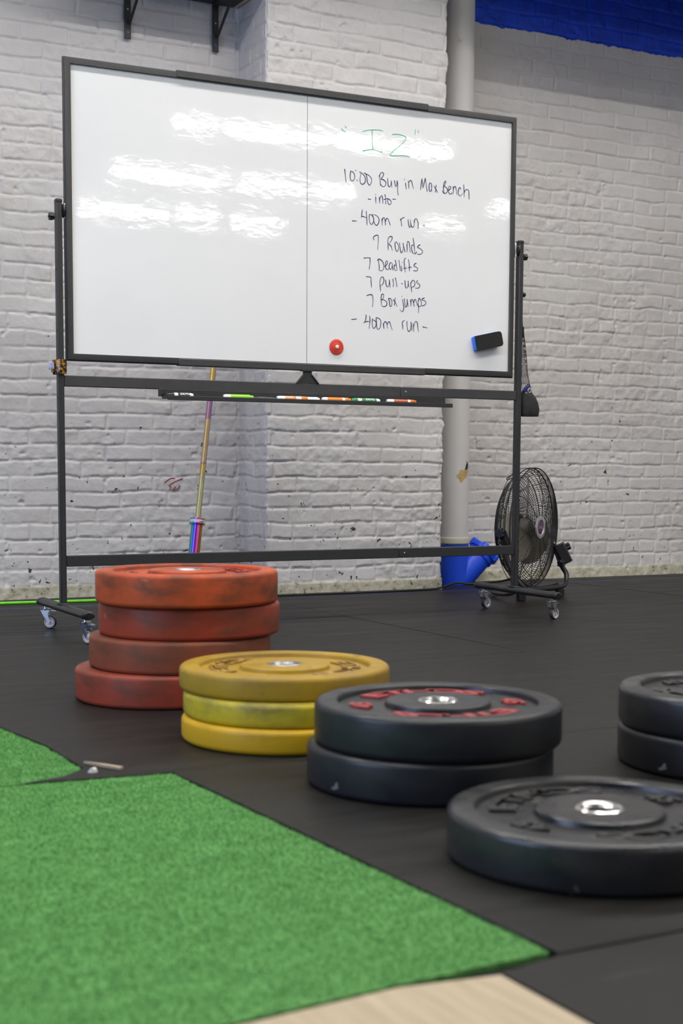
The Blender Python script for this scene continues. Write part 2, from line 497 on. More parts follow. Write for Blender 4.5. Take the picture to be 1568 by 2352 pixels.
# ------------------------------------------------------------------ turf, plywood, splinter
def turf_material():
    mt, nt, bs = new_mat('green_turf')
    geo = nt.nodes.new('ShaderNodeNewGeometry'); P = geo.outputs['Position']
    mp = nt.nodes.new('ShaderNodeMapping'); mp.inputs['Scale'].default_value = (1, 3.2, 1); lk(nt, P, mp.inputs[0])
    a = noise(nt, mp.outputs[0], 9, 5, 0.6)
    c = ramp(nt, a, [(0.28, (0.075, 0.225, 0.055)), (0.5, (0.10, 0.275, 0.073)), (0.72, (0.135, 0.34, 0.10))])
    b = noise(nt, P, 300, 2)
    c = mixc(nt, 0.35, c, ramp(nt, b, [(0.3, (0.065, 0.20, 0.05)), (0.7, (0.13, 0.33, 0.097))]))
    lk(nt, c, bs.inputs['Base Color'])
    bs.inputs['Roughness'].default_value = 0.8
    bs.inputs['Specular IOR Level'].default_value = 0.2
    bump(nt, bs, noise(nt, P, 250, 3), 0.5, 0.003)
    return mt
TURF = turf_material()

def turf(name, outline, label, n, seed, vis):
    rs = np.random.RandomState(seed)
    # ragged outline, subdivided
    pts = []
    for i in range(len(outline)):
        a = np.array(outline[i]); b = np.array(outline[(i + 1) % len(outline)])
        k = max(2, int(np.linalg.norm(b - a) / 0.012))
        for t in range(k):
            pts.append(a + (b - a) * t / k + rs.uniform(-0.0022, 0.0022, 2))
    top, bot = -0.004, -0.0119
    mb = MB()
    nn = len(pts)
    mb.v = [(p[0], p[1], bot) for p in pts] + [(p[0], p[1], top) for p in pts]
    mb.f = [(i, (i + 1) % nn, nn + (i + 1) % nn, nn + i) for i in range(nn)] + [tuple(range(nn, 2 * nn)), tuple(range(nn - 1, -1, -1))]
    # fibres
    x0, x1, y0, y1 = vis
    P = rs.uniform((x0, y0), (x1, y1), (n, 2)); P = P[inside(P, pts)]; n = len(P)
    A = rs.uniform(0, 2 * np.pi, n); H = rs.uniform(0.002, 0.0042, n); Ln = rs.normal(0, 0.0028, (n, 2))
    W = 0.0008
    o = len(mb.v)
    D_ = np.stack([np.cos(A), np.sin(A)], 1) * W
    V = np.empty((n, 3, 3))
    V[:, 0, :2] = P - D_; V[:, 1, :2] = P + D_; V[:, 2, :2] = P + Ln
    V[:, :2, 2] = top - 0.001; V[:, 2, 2] = top + H
    mb.v += V.reshape(-1, 3).tolist()
    mb.f += [(o + 3 * k, o + 3 * k + 1, o + 3 * k + 2) for k in range(n)]
    me = bpy.data.meshes.new(name); me.from_pydata(mb.v, [], mb.f)
    ob = bpy.data.objects.new(name, me); col.objects.link(ob); me.materials.append(TURF)
    return tag(ob, label, 'artificial turf', 'green turf pieces')
turf('artificial_turf', [(-1.0, 2.516), (0.70, 2.516), (0.97, 2.49), (1.004, 1.349), (0.78, 1.338), (0.56, 1.320), (-1.0, 1.21)],
     'large green turf strip between the pale plywood and the smaller turf piece', 170000, 4, (0.05, 1.01, 1.25, 2.53))
turf('artificial_turf', [(-1.0, 2.524), (0.655, 2.527), (0.775, 2.545), (0.834, 2.60), (0.834, 2.85), (0.806, 3.10), (0.80, 3.655), (-1.0, 3.655)],
     'smaller green turf piece behind the large strip, its torn corner by the wood splinter', 70000, 5, (0.40, 0.84, 2.51, 3.5))

def wood_material(name, c0, c1, sc=(1, 14, 1)):
    mt, nt, bs = new_mat(name)
    geo = nt.nodes.new('ShaderNodeNewGeometry'); P = geo.outputs['Position']
    mp = nt.nodes.new('ShaderNodeMapping'); mp.inputs['Scale'].default_value = sc; lk(nt, P, mp.inputs[0])
    a = noise(nt, mp.outputs[0], 5, 5, 0.6, 0.4)
    c = ramp(nt, a, [(0.3, c0), (0.7, c1)])
    b = noise(nt, P, 13, 2, 0.5)
    c = mixc(nt, ramp(nt, b, [(0.70, (0, 0, 0)), (0.735, (1, 1, 1))]), c, (0.12, 0.09, 0.06))
    lk(nt, c, bs.inputs['Base Color'])
    bs.inputs['Roughness'].default_value = 0.6
    bump(nt, bs, a, 0.2, 0.002)
    return mt
PLY = wood_material('plywood', (0.35, 0.275, 0.175), (0.45, 0.365, 0.25), (14, 1, 1))
pl = MB()
pl.prism([(-0.9, 0.14), (0.905, 0.14), (0.905, 1.306), (0.78, 1.325), (0.56, 1.305), (-0.9, 1.19)], ((0, 0, 0), (0, 0, 1), (1, 0, 0)), -0.0118, -0.001)
tag(pl.build('plywood_sheet', PLY, loc=(0.3, 0.7, -0.0118), bevel=0.002), 'bare pale plywood sheet let in beside the large green turf', 'plywood')
sp = MB()
sp.loft([[(0.846, 2.632, 0.0005), (0.851, 2.634, 0.0005), (0.851, 2.634, 0.004), (0.846, 2.632, 0.005)],
         [(0.866, 2.585, 0.0005), (0.873, 2.588, 0.0005), (0.873, 2.588, 0.006), (0.866, 2.585, 0.006)],
         [(0.888, 2.543, 0.0005), (0.896, 2.547, 0.0005), (0.896, 2.547, 0.006), (0.888, 2.543, 0.005)]])
tag(sp.build('wood_splinter', wood_material('splinter_wood', (0.30, 0.23, 0.15), (0.42, 0.34, 0.24)), loc=(0.87, 2.58, 0)),
    'thin pale splinter of wood on the rubber floor at the turf corner', 'splinter')
cr = MB()
for k in range(7):
    a = 2 * math.pi * k / 7
ring0 = [(0.838 + 0.009 * math.cos(a) * (1 + 0.3 * math.sin(3 * a)), 2.549 + 0.007 * math.sin(a), 0.0) for a in [2 * math.pi * k / 9 for k in range(9)]]
ring1 = [(0.838 + 0.006 * math.cos(a), 2.549 + 0.005 * math.sin(a), 0.007 + 0.002 * math.sin(2 * a)) for a in [2 * math.pi * k / 9 for k in range(9)]]
cr.loft([ring0, ring1])
tag(cr.build('paper_scrap', simple('grey_paper', (0.55, 0.54, 0.52), 0.8), loc=(0.838, 2.549, 0)), 'small crumpled whitish scrap beside the wood splinter', 'scrap')

# ------------------------------------------------------------------ weight plates
def rubber_plate(name, c_top, c_dirt, dirt_lo, dirt_hi, rough, spots=None, spec=0.5):
    mt, nt, bs = new_mat(name)
    p = pos(nt); mp = nt.nodes.new('ShaderNodeMapping'); mp.inputs['Scale'].default_value = (1, 1, 2.2); lk(nt, p, mp.inputs[0])
    a = noise(nt, mp.outputs[0], 7, 5, 0.62, 0.2)
    c = mixc(nt, ramp(nt, a, [(dirt_lo, (0, 0, 0)), (dirt_hi, (1, 1, 1))]), c_top, c_dirt)
    if spots:
        b = noise(nt, p, spots[1], 3, 0.55, 0.3)
        c = mixc(nt, ramp(nt, b, [(spots[2], (0, 0, 0)), (spots[2] + 0.02, (1, 1, 1))]), c, spots[0])
    lk(nt, c, bs.inputs['Base Color'])
    lk(nt, ramp(nt, noise(nt, p, 11, 4), [(0.35, (rough - 0.08,) * 3), (0.65, (rough + 0.1,) * 3)]), bs.inputs['Roughness'])
    bs.inputs['Specular IOR Level'].default_value = spec
    bump(nt, bs, math_(nt, 'ADD', noise(nt, p, 90, 4), math_(nt, 'MULTIPLY', noise(nt, mp.outputs[0], 320, 2), 0.5)), 0.12, 0.002)
    return mt
STEEL = simple('bright_steel', (0.75, 0.74, 0.72), 0.22, 1.0, var=0.08, vscale=40)
DARKSTEEL = simple('dull_steel', (0.33, 0.33, 0.34), 0.4, 1.0, var=0.25, vscale=60)

def plate(x, y, z0, t, mt, letters, rot, label, group, hub=STEEL, text=('ETHOS', '45'), R=0.225):
    root = thing('bumper_plate', (x, y, z0), label, 'weight plate', group)
    z1 = z0 + t; b = min(0.011, t * 0.22)
    rim_in, hub_r, rec = R * 0.812, R * 0.425, 0.0105
    def edge(sign, zz):
        out = []
        for k in range(6):
            a = math.pi / 2 * k / 5
            out.append((R - b + b * math.sin(a), zz - sign * (b - b * math.cos(a))))
        return out
    prof = [(0.037, z0 + rec), (0.037, z1 - 0.001), (hub_r - 0.003, z1 - 0.001), (hub_r, z1 - 0.003), (hub_r + 0.002, z1 - rec),
            (rim_in - 0.002, z1 - rec), (rim_in, z1 - 0.003), (rim_in + 0.003, z1)]
    prof += edge(1, z1)
    prof += [(r, z) for r, z in edge(-1, z0)[::-1]]
    prof += [(rim_in, z0), (rim_in - 0.006, z0 + rec), (hub_r + 0.004, z0 + rec)]
    prof = [(r, z - z0) for r, z in prof]
    fr = ((x, y, z0), (0, 0, 1), (math.cos(rot), math.sin(rot), 0))
    body = MB().lathe(prof, fr, 96, loop=True).build('plate_body', mt, root, angle=28)
    hp = [(0.0255, 0.004), (0.0255, t - 0.006), (0.029, t - 0.001), (0.034, t + 0.0004), (0.0368, t - 0.0015), (0.0368, 0.004)]
    MB().lathe(hp, fr, 40, loop=True).build('hub_insert', hub, root, angle=30)
    zt = z1 - rec + 0.0005
    def put(lt, ch, ang, r, sx, size):
        vs, fs = text_geo(ch, size, 0.0022, 0.0014)
        out = []
        for a, bb, e in vs:
            q = ang - a * sx / r
            out.append((x + math.cos(q) * (r + bb), y + math.sin(q) * (r + bb), zt + e + 0.0018))
        lt.add(out, fs)
    rm = (hub_r + rim_in) / 2 + 0.001
    word, num = text
    for base in (rot, rot + math.pi):
        L = len(word); span = math.radians(104)
        lt = MB()
        for i, ch in enumerate(word):
            put(lt, ch, base + span / 2 - span * (i + 0.5) / L, rm, 1.75, 0.054)
        lt.build('raised_word', letters, root, smooth=False)
        if num:
            lt = MB()
            put(lt, num, base - math.pi / 2, rm, 1.1, 0.050)
            lt.build('raised_number', letters, root, smooth=False)
    return root

TR, TY, TP, TS = 0.0795, 0.0504, 0.0749, 0.072
red_a = rubber_plate('red_rubber', (0.44, 0.075, 0.024), (0.115, 0.042, 0.024), 0.40, 0.66, 0.45, ((0.42, 0.13, 0.07), 21, 0.70), 0.22)
red_b = rubber_plate('red_rubber_clean', (0.31, 0.042, 0.020), (0.12, 0.040, 0.022), 0.38, 0.68, 0.42, ((0.45, 0.13, 0.08), 24, 0.72), 0.32)
red_c = rubber_plate('red_rubber_dirty', (0.26, 0.060, 0.028), (0.115, 0.045, 0.024), 0.32, 0.66, 0.5, None, 0.3)
red_d = rubber_plate('red_rubber_low', (0.31, 0.050, 0.026), (0.12, 0.040, 0.024), 0.36, 0.66, 0.42, None, 0.32)
rl = simple('red_worn_letters', (0.30, 0.03, 0.02), 0.5, var=0.2, vscale=40)
gr = 'red plates in one stack'
plate(1.2901, 3.3375, 0, TR, red_d, rl, 0.9, 'red bumper plate at the bottom of the red stack, on the rubber floor', gr, DARKSTEEL, ('ETHOS', ''))
plate(1.3254, 3.3335, TR, TR, red_c, rl, 2.2, 'brownest dirty red bumper plate, second from the floor in the red stack', gr, DARKSTEEL, ('ETHOS', ''))
plate(1.3502, 3.3331, 2 * TR, TR, red_b, rl, 3.0, 'cleaner red bumper plate just under the top plate of the red stack', gr, DARKSTEEL, ('ETHOS', ''))
plate(1.3363, 3.3146, 3 * TR, TR, red_a, rl, 0.4, 'scuffed orange-red bumper plate on top of the red stack', gr, DARKSTEEL, ('ETHOS', ''))
yel_a = rubber_plate('yellow_rubber_brown', (0.37, 0.235, 0.020), (0.25, 0.155, 0.035), 0.36, 0.70, 0.42, ((0.26, 0.15, 0.03), 17, 0.66), 0.22)
yel_b = rubber_plate('yellow_rubber_green', (0.50, 0.40, 0.018), (0.17, 0.15, 0.045), 0.38, 0.66, 0.42, None, 0.3)
yel_c = rubber_plate('yellow_rubber_bright', (0.55, 0.33, 0.012), (0.36, 0.21, 0.02), 0.48, 0.78, 0.42, None, 0.3)
yl_ = simple('yellow_worn_letters', (0.30, 0.175, 0.03), 0.5, var=0.3, vscale=40)
gy = 'yellow plates in one stack'
plate(1.3233, 2.7160, 0, TY, yel_c, yl_, 0.8, 'brightest yellow bumper plate at the bottom of the yellow stack', gy, DARKSTEEL, ('ETHOS', ''))
plate(1.3329, 2.7296, TY, TY, yel_b, yl_, 1.9, 'greenish yellow bumper plate in the middle of the yellow stack', gy, DARKSTEEL, ('ETHOS', ''))
plate(1.3337, 2.7530, 2 * TY, TY, yel_a, yl_, math.radians(140), 'brownish yellow bumper plate on top of the yellow stack', gy, DARKSTEEL, ('ETHOS', ''))
blk_a = rubber_plate('black_rubber', (0.0125, 0.013, 0.016), (0.021, 0.024, 0.024), 0.45, 0.75, 0.36, None, 0.42)
blk_b = rubber_plate('black_rubber_marked', (0.012, 0.013, 0.016), (0.022, 0.022, 0.023), 0.45, 0.75, 0.36, ((0.16, 0.165, 0.165), 19, 0.685), 0.42)
blk_c = rubber_plate('black_rubber_glossy', (0.015, 0.0155, 0.017), (0.032, 0.031, 0.028), 0.45, 0.72, 0.30, ((0.085, 0.078, 0.06), 16, 0.69))
red_l = simple('red_letters', (0.34, 0.045, 0.045), 0.45, var=0.15, vscale=60)
blk_l = simple('black_letters', (0.03, 0.029, 0.027), 0.28, var=0.3, vscale=60)
gp = 'black plates in the red-lettered pair'
plate(1.3653, 2.2097, 0, TP, blk_b, red_l, 2.6, 'black bumper plate with whitish chalk marks, under the red-lettered plate', gp)
plate(1.3764, 2.2015, TP, TP, blk_a, red_l, math.radians(73), 'black bumper plate with red raised lettering on top of the black pair', gp)
plate(1.3192, 1.6571, 0, TS, blk_c, blk_l, math.radians(100), 'single black bumper plate with black lettering lying alone on the floor', 'single black plate')
gq = 'black plates in the pair without red lettering'
plate(1.9836, 2.0792, 0, TP, blk_b, blk_l, 1.2, 'lower black bumper plate with a pale scuff, in the pair without red lettering', gq)
plate(1.9837, 2.0790, TP, TP, blk_c, blk_l, 0.3, 'upper glossy black bumper plate in the pair without red lettering', gq)

# ------------------------------------------------------------------ mobile whiteboard
SA = math.radians(-1.4029)
SX, SY = 1.4618, 4.7064
cA, sA = math.cos(SA), math.sin(SA)
def T(u, n, z): return (SX + u * cA - n * sA, SY + u * sA + n * cA, z)
DU = Vector((cA, sA, 0)); DN = Vector((-sA, cA, 0))
POWDER = simple('black_powder_coat', (0.022, 0.0225, 0.024), 0.42, 0.0, 0.45, var=0.12, vscale=30, bmp=0.25, bscale=900)
POWDER_GREY = simple('charcoal_powder_coat', (0.040, 0.040, 0.041), 0.45, 0.0, 0.45, var=0.1, vscale=30, bmp=0.3, bscale=900)
BLACK = simple('black_plastic', (0.012, 0.012, 0.013), 0.35)
ZINC = simple('zinc_plate', (0.72, 0.73, 0.75), 0.25, 1.0, var=0.1, vscale=50)
WHITEP = simple('white_wheel_plastic', (0.72, 0.70, 0.72), 0.4)
TYRE = simple('dark_grey_tyre', (0.03, 0.03, 0.03), 0.5)

def whiteboard_material():
    mt, nt, bs = new_mat('whiteboard_enamel')
    geo = nt.nodes.new('ShaderNodeNewGeometry'); P = geo.outputs['Position']
    a = noise(nt, P, 3, 4)
    c = ramp(nt, a, [(0.3, (0.785, 0.79, 0.795)), (0.7, (0.815, 0.817, 0.82))])
    # faint wiped-off marker
    b = noise(nt, P, 7, 5, 0.7)
    c = mixc(nt, math_(nt, 'MULTIPLY', ramp(nt, b, [(0.6, (0, 0, 0)), (0.75, (1, 1, 1))]), 0.25), c, (0.77, 0.755, 0.745))
    lk(nt, c, bs.inputs['Base Color'])
    bs.inputs['Roughness'].default_value = 0.045
    bs.inputs['Specular IOR Level'].default_value = 0.5
    mp = nt.nodes.new('ShaderNodeMapping'); mp.inputs['Scale'].default_value = (0.55, 1, 1); lk(nt, P, mp.inputs[0])
    h = math_(nt, 'ADD', noise(nt, mp.outputs[0], 26, 4, 0.5), math_(nt, 'MULTIPLY', noise(nt, mp.outputs[0], 8, 2), 1.3))
    bump(nt, bs, h, 0.25, 0.0010)
    return mt

wb = thing('mobile_whiteboard', T(0.9, 0, 0), 'large mobile whiteboard on a black wheeled stand with a handwritten workout', 'whiteboard')
BL, BR, BT, BB = 0.013, 1.7797, 1.9066, 0.9253
FW = 0.0205
surf = MB(T).box(BL + 0.012, BR - 0.012, 0.004, 0.016, BB + 0.012, BT - 0.012).build('writing_surface', whiteboard_material(), wb, smooth=False)
seam_u = 0.896
MB(T).box(seam_u - 0.0009, seam_u + 0.0009, 0.0034, 0.006, BB + 0.015, BT - 0.015).build('seam_strip', simple('grey_seam', (0.22, 0.22, 0.30), 0.5), wb, smooth=False)
fr = MB(T)
def mitre(u0, u1, z0, z1, w_, n0, n1):
    r = []
    for (a0, a1, c0, c1) in ((u0, u1, z0, z1), (u0 + w_, u1 - w_, z0 + w_, z1 - w_)):
        r.append([(a0, c0), (a1, c0), (a1, c1), (a0, c1)])
    o, i = r
    rings = []
    for k in range(4):
        rings.append([(o[k][0], n0 + 0.002, o[k][1]), ((o[k][0] * 2 + i[k][0]) / 3, n0, (o[k][1] * 2 + i[k][1]) / 3), (i[k][0], n0, i[k][1]), (i[k][0], n1, i[k][1]), (o[k][0], n1, o[k][1])])
    fr.loft(rings, True, False, True)
mitre(BL, BR, BB, BT, FW, -0.003, 0.020)
mitre(BL - 0.0035, BR + 0.0035, BB - 0.0035, BT + 0.0035, 0.006, 0.004, 0.017)
fr.build('board_frame', POWDER_GREY, wb, bevel=0.001, bseg=1)
gp_ = MB(T).box(0.402, 1.388, -0.006, 0.023, BT - FW + 0.0015, BT + 0.006).build('frame_sleeve', POWDER_GREY, wb, bevel=0.003)
MB(T).box(0.404, 1.386, -0.006, 0.023, BB - 0.006, BB + FW - 0.0015).build('frame_sleeve', POWDER_GREY, wb, bevel=0.003)
# posts, rails
for u0, u1 in ((-0.0195, 0.001), (1.8025, 1.8228)):
    p = MB(T).box(u0, u1, 0.0, 0.027, 0.098, 1.4485).build('post', POWDER, wb, bevel=0.003)
    for z in ((0.33, 0.55, 0.80, 1.02, 1.15, 1.22) if u0 < 0 else (0.58, 0.62, 1.0, 1.04, 1.17, 1.23)):
        MB().lathe([(0.0028, 0), (0.0028, 0.0012), (0.0001, 0.0012)], (T(u0, 0.0135, z), -DU, DN), 10).build('adjuster_hole', BLACK, p)
for z0, z1 in ((0.8368, 0.8733), (0.2322, 0.2697)):
    r = MB(T).box(0.001, 1.2835, 0.003, 0.024, z0, z1).box(1.2845, 1.8025, 0.0036, 0.0234, z0 + 0.0005, z1 - 0.0005).build('rail', POWDER_GREY if z0 > 0.5 else POWDER, wb, bevel=0.0022)
    MB().lathe([(0.0036, 0), (0.003, 0.0018), (0.0001, 0.0024)], (T(1.307, 0.0036, (z0 + z1) / 2), -DN, DU), 12).build('screw', ZINC, r)
    MB().lathe([(0.0022, 0), (0.0022, 0.0006), (0.0001, 0.0006)], (T(1.268, 0.003, (z0 + z1) / 2), -DN, DU), 10).build('screw_hole', BLACK, r)
# support bracket under the board
bk = MB(T)
ol = [(0.853, 0.873), (0.945, 0.873), (0.917, 0.905), (0.917, 0.9255), (0.881, 0.9255), (0.881, 0.905)]
bk.loft([[(a, 0.003, b) for a, b in ol], [(a, 0.006, b) for a, b in ol]])
for s_, (a, b, c, d_) in enumerate(((0.853, 0.873, 0.881, 0.905), (0.945, 0.873, 0.917, 0.905))):
    k = 0.004 if s_ == 0 else -0.004
    bk.loft([[(a, -0.003, b), (a + k, -0.003, b), (a + k, 0.010, b), (a, 0.010, b)], [(c, -0.003, d_), (c + k, -0.003, d_), (c + k, 0.010, d_), (c, 0.010, d_)]])
bk.box(0.874, 0.924, -0.006, 0.016, 0.917, 0.9215)
bk.build('support_bracket', POWDER, wb, bevel=0.0008, bseg=1)
# pivots and star knobs
def star(frame, r=0.0135, h=0.018, lobes=6):
    o = []
    for k in range(48):
        a = 2 * math.pi * k / 48
        rr = r * (0.88 + 0.12 * math.cos(lobes * a))
        o.append((rr * math.cos(a), rr * math.sin(a)))
    return o
for s_, u_out, u_in, zk in ((-1, -0.0195, 0.003, 1.392), (1, 1.8228, 1.799, 1.389)):
    kb = MB()
    d = DU * s_
    c0 = Vector(T(u_out, 0.0135, zk))
    kb.prism(star(None), (c0 + d * 0.008, d, DN), 0, 0.013)
    kb.lathe([(0.0105, 0.004), (0.0105, 0.010)], (c0, d, DN), 16)
    kb.lathe([(0.006, 0.021), (0.004, 0.024), (0.0001, 0.0245)], (c0, d, DN), 16)
    kn = kb.build('star_knob', BLACK, wb, bevel=0.0012)
    MB().lathe([(0.0035, -0.001), (0.0035, 0.006)], (c0, d, DN), 10).build('threaded_stud', ZINC, kn)
    pv = MB()
    pv.lathe([(0.022, 0), (0.022, 0.005), (0.016, 0.007)], (Vector(T(u_in, 0.012, 1.412)), d * -1 if False else (DU if s_ < 0 else -DU), Vector((0, 0, 1))), 24)
    pv.build('pivot_disc', BLACK, wb)
    MB(T).box(min(u_in, BL) + 0.0075 if s_ < 0 else BR + 0.0035, BL - 0.0035 if s_ < 0 else u_in - 0.0075, 0.003, 0.018, 1.385, 1.437).build('pivot_plate', ZINC, wb, bevel=0.001)
    MB(T).box(u_out - 0.0008 if s_ < 0 else 1.8019, 0.0018 if s_ < 0 else u_out + 0.0008, -0.0008, 0.0278, 1.436, 1.4505).build('post_cap', BLACK, wb, bevel=0.004)
# bag peg on right post: small black ball
MB().lathe([(0.0001, -0.0095)] + [(0.0095 * math.sin(a), -0.0095 * math.cos(a)) for a in [math.pi * k / 10 for k in range(1, 10)]] + [(0.0001, 0.0095)],
           (Vector(T(1.8375, 0.020, 1.246)), DU, DN), 20).lathe([(0.004, -0.0155), (0.004, -0.005)], (Vector(T(1.8375, 0.020, 1.246)), DU, DN), 10).build('ball_peg', BLACK, wb)
# feet and casters
def caster(parent, u, n, heading):
    """stem at (u, n); heading = direction the wheel trails, in world"""
    hd = Vector((math.cos(heading), math.sin(heading), 0)); sd = Vector((-hd.y, hd.x, 0))
    c = Vector(T(u, n, 0)); wc = c + hd * 0.017 + Vector((0, 0, 0.0225))
    k = MB()
    k.lathe([(0.013, 0.0715), (0.020, 0.0705), (0.020, 0.0675), (0.013, 0.066), (0.012, 0.062)], (c, (0, 0, 1), DU), 24)
    k.lathe([(0.005, 0.0705), (0.005, 0.083)], (c, (0, 0, 1), DU), 10)
    ctop = c + Vector((0, 0, 0.064))
    for s in (-1, 1):
        o = sd * (0.0125 * s)
        a = [c + hd * -0.014 + Vector((0, 0, 0.066)), c + hd * 0.020 + Vector((0, 0, 0.066)), c + hd * 0.012 + Vector((0, 0, 0.050)), wc + hd * 0.005 + Vector((0, 0, 0.001)), wc + hd * 0.001 + Vector((0, 0, -0.005)), wc + hd * -0.004 + Vector((0, 0, -0.002)), c + hd * -0.006 + Vector((0, 0, 0.050))]
        k.loft([[tuple(p + o) for p in a], [tuple(p + o * 1.16) for p in a]])
    k.lathe([(0.0042, -0.0165), (0.0042, 0.0165)], (wc, sd, hd), 12)
    top = c + Vector((0, 0, 0.066))
    q = [top - hd * 0.014 - sd * 0.0145, top + hd * 0.020 - sd * 0.0145, top + hd * 0.020 + sd * 0.0145, top - hd * 0.014 + sd * 0.0145]
    k.loft([[tuple(p) for p in q], [tuple(p - Vector((0, 0, 0.002))) for p in q]])
    # brake lever
    l = [top + hd * 0.018 - sd * 0.010, top + hd * 0.040 - sd * 0.007, top + hd * 0.040 + sd * 0.007, top + hd * 0.018 + sd * 0.010]
    k.loft([[tuple(p - Vector((0, 0, 0.001 + 0.003 * (i in (1, 2))))) for i, p in enumerate(l)], [tuple(p - Vector((0, 0, 0.004 + 0.004 * (i in (1, 2))))) for i, p in enumerate(l)]])
    cs = k.build('caster', ZINC, parent, angle=30)
    MB().lathe([(0.0155, -0.009), (0.0205, -0.0085), (0.0223, -0.006), (0.0225, 0), (0.0223, 0.006), (0.0205, 0.0085), (0.0155, 0.009)], (wc, sd, hd), 36, loop=True).build('tyre', TYRE, cs)
    wl = MB()
    wl.lathe([(0.0155, -0.0085), (0.0190, -0.0093), (0.0190, -0.0082), (0.0155, -0.0065), (0.0155, 0.0065), (0.0190, 0.0082), (0.0190, 0.0093), (0.0155, 0.0085), (0.0135, 0.006), (0.0135, -0.006)], (wc, sd, hd), 36, loop=True)
    wl.lathe([(0.0001, -0.0058), (0.0160, -0.0058), (0.0160, 0.0058), (0.0001, 0.0058)], (wc, sd, hd), 28)
    wl.lathe([(0.0075, -0.0095), (0.0075, 0.0095)], (wc, sd, hd), 20)
    for j in range(5):
        a = 2 * math.pi * j / 5
        e = hd * math.cos(a) + Vector((0, 0, 1)) * math.sin(a); t_ = sd.cross(e)
        wl.loft([[tuple(wc + e * rr + t_ * tt + sd * ss) for tt, ss in ((-0.0025, -0.007), (0.0025, -0.007), (0.0025, 0.007), (-0.0025, 0.007))] for rr in (0.006, 0.0145)])
    wl.build('wheel_hub', WHITEP, cs)
view_r = math.atan2(R_.y, R_.x)
for uc, hs in ((-0.010, (view_r - 0.1, view_r - 0.55)), (1.8125, (view_r + 0.75, view_r + 0.8))):
    ft = MB()
    path = [T(uc, n, 0.0925) for n in np.linspace(-0.268, 0.268, 12)]
    ft.tube(path, 0.0165, 20, squash=(0.82, 1.35))
    f = ft.build('foot_bar', POWDER, wb, bevel=0.002)
    for s in (-1, 1):
        e = MB()
        e.tube([T(uc, s * n, 0.0925) for n in (0.262, 0.276, 0.283, 0.2855)], [0.0174, 0.0174, 0.0155, 0.012], 20, squash=(0.82, 1.35))
        e.build('end_cap', BLACK, f)
    MB(T).box(uc - 0.0165, uc + 0.0165, -0.006, 0.033, 0.104, 0.1085).build('post_socket', POWDER, f, bevel=0.002)
    caster(wb, uc, 0.2416, hs[0])
    caster(wb, uc, -0.2416, hs[1])
# marker tray below the rail
tr = MB(T)
tr.box(0.345, 1.4775, 0.0, 0.003, 0.806, 0.838)
tr.box(0.345, 1.4790, -0.052, 0.003, 0.8040, 0.8065)
tr.box(0.345, 1.4790, -0.0525, -0.049, 0.7985, 0.8135)
tr.box(0.330, 0.346, -0.006, 0.003, 0.812, 0.8385)
tr.box(0.343, 0.346, -0.052, 0.003, 0.804, 0.822)
tray = tr.build('marker_tray', POWDER, wb, bevel=0.001, bseg=1)

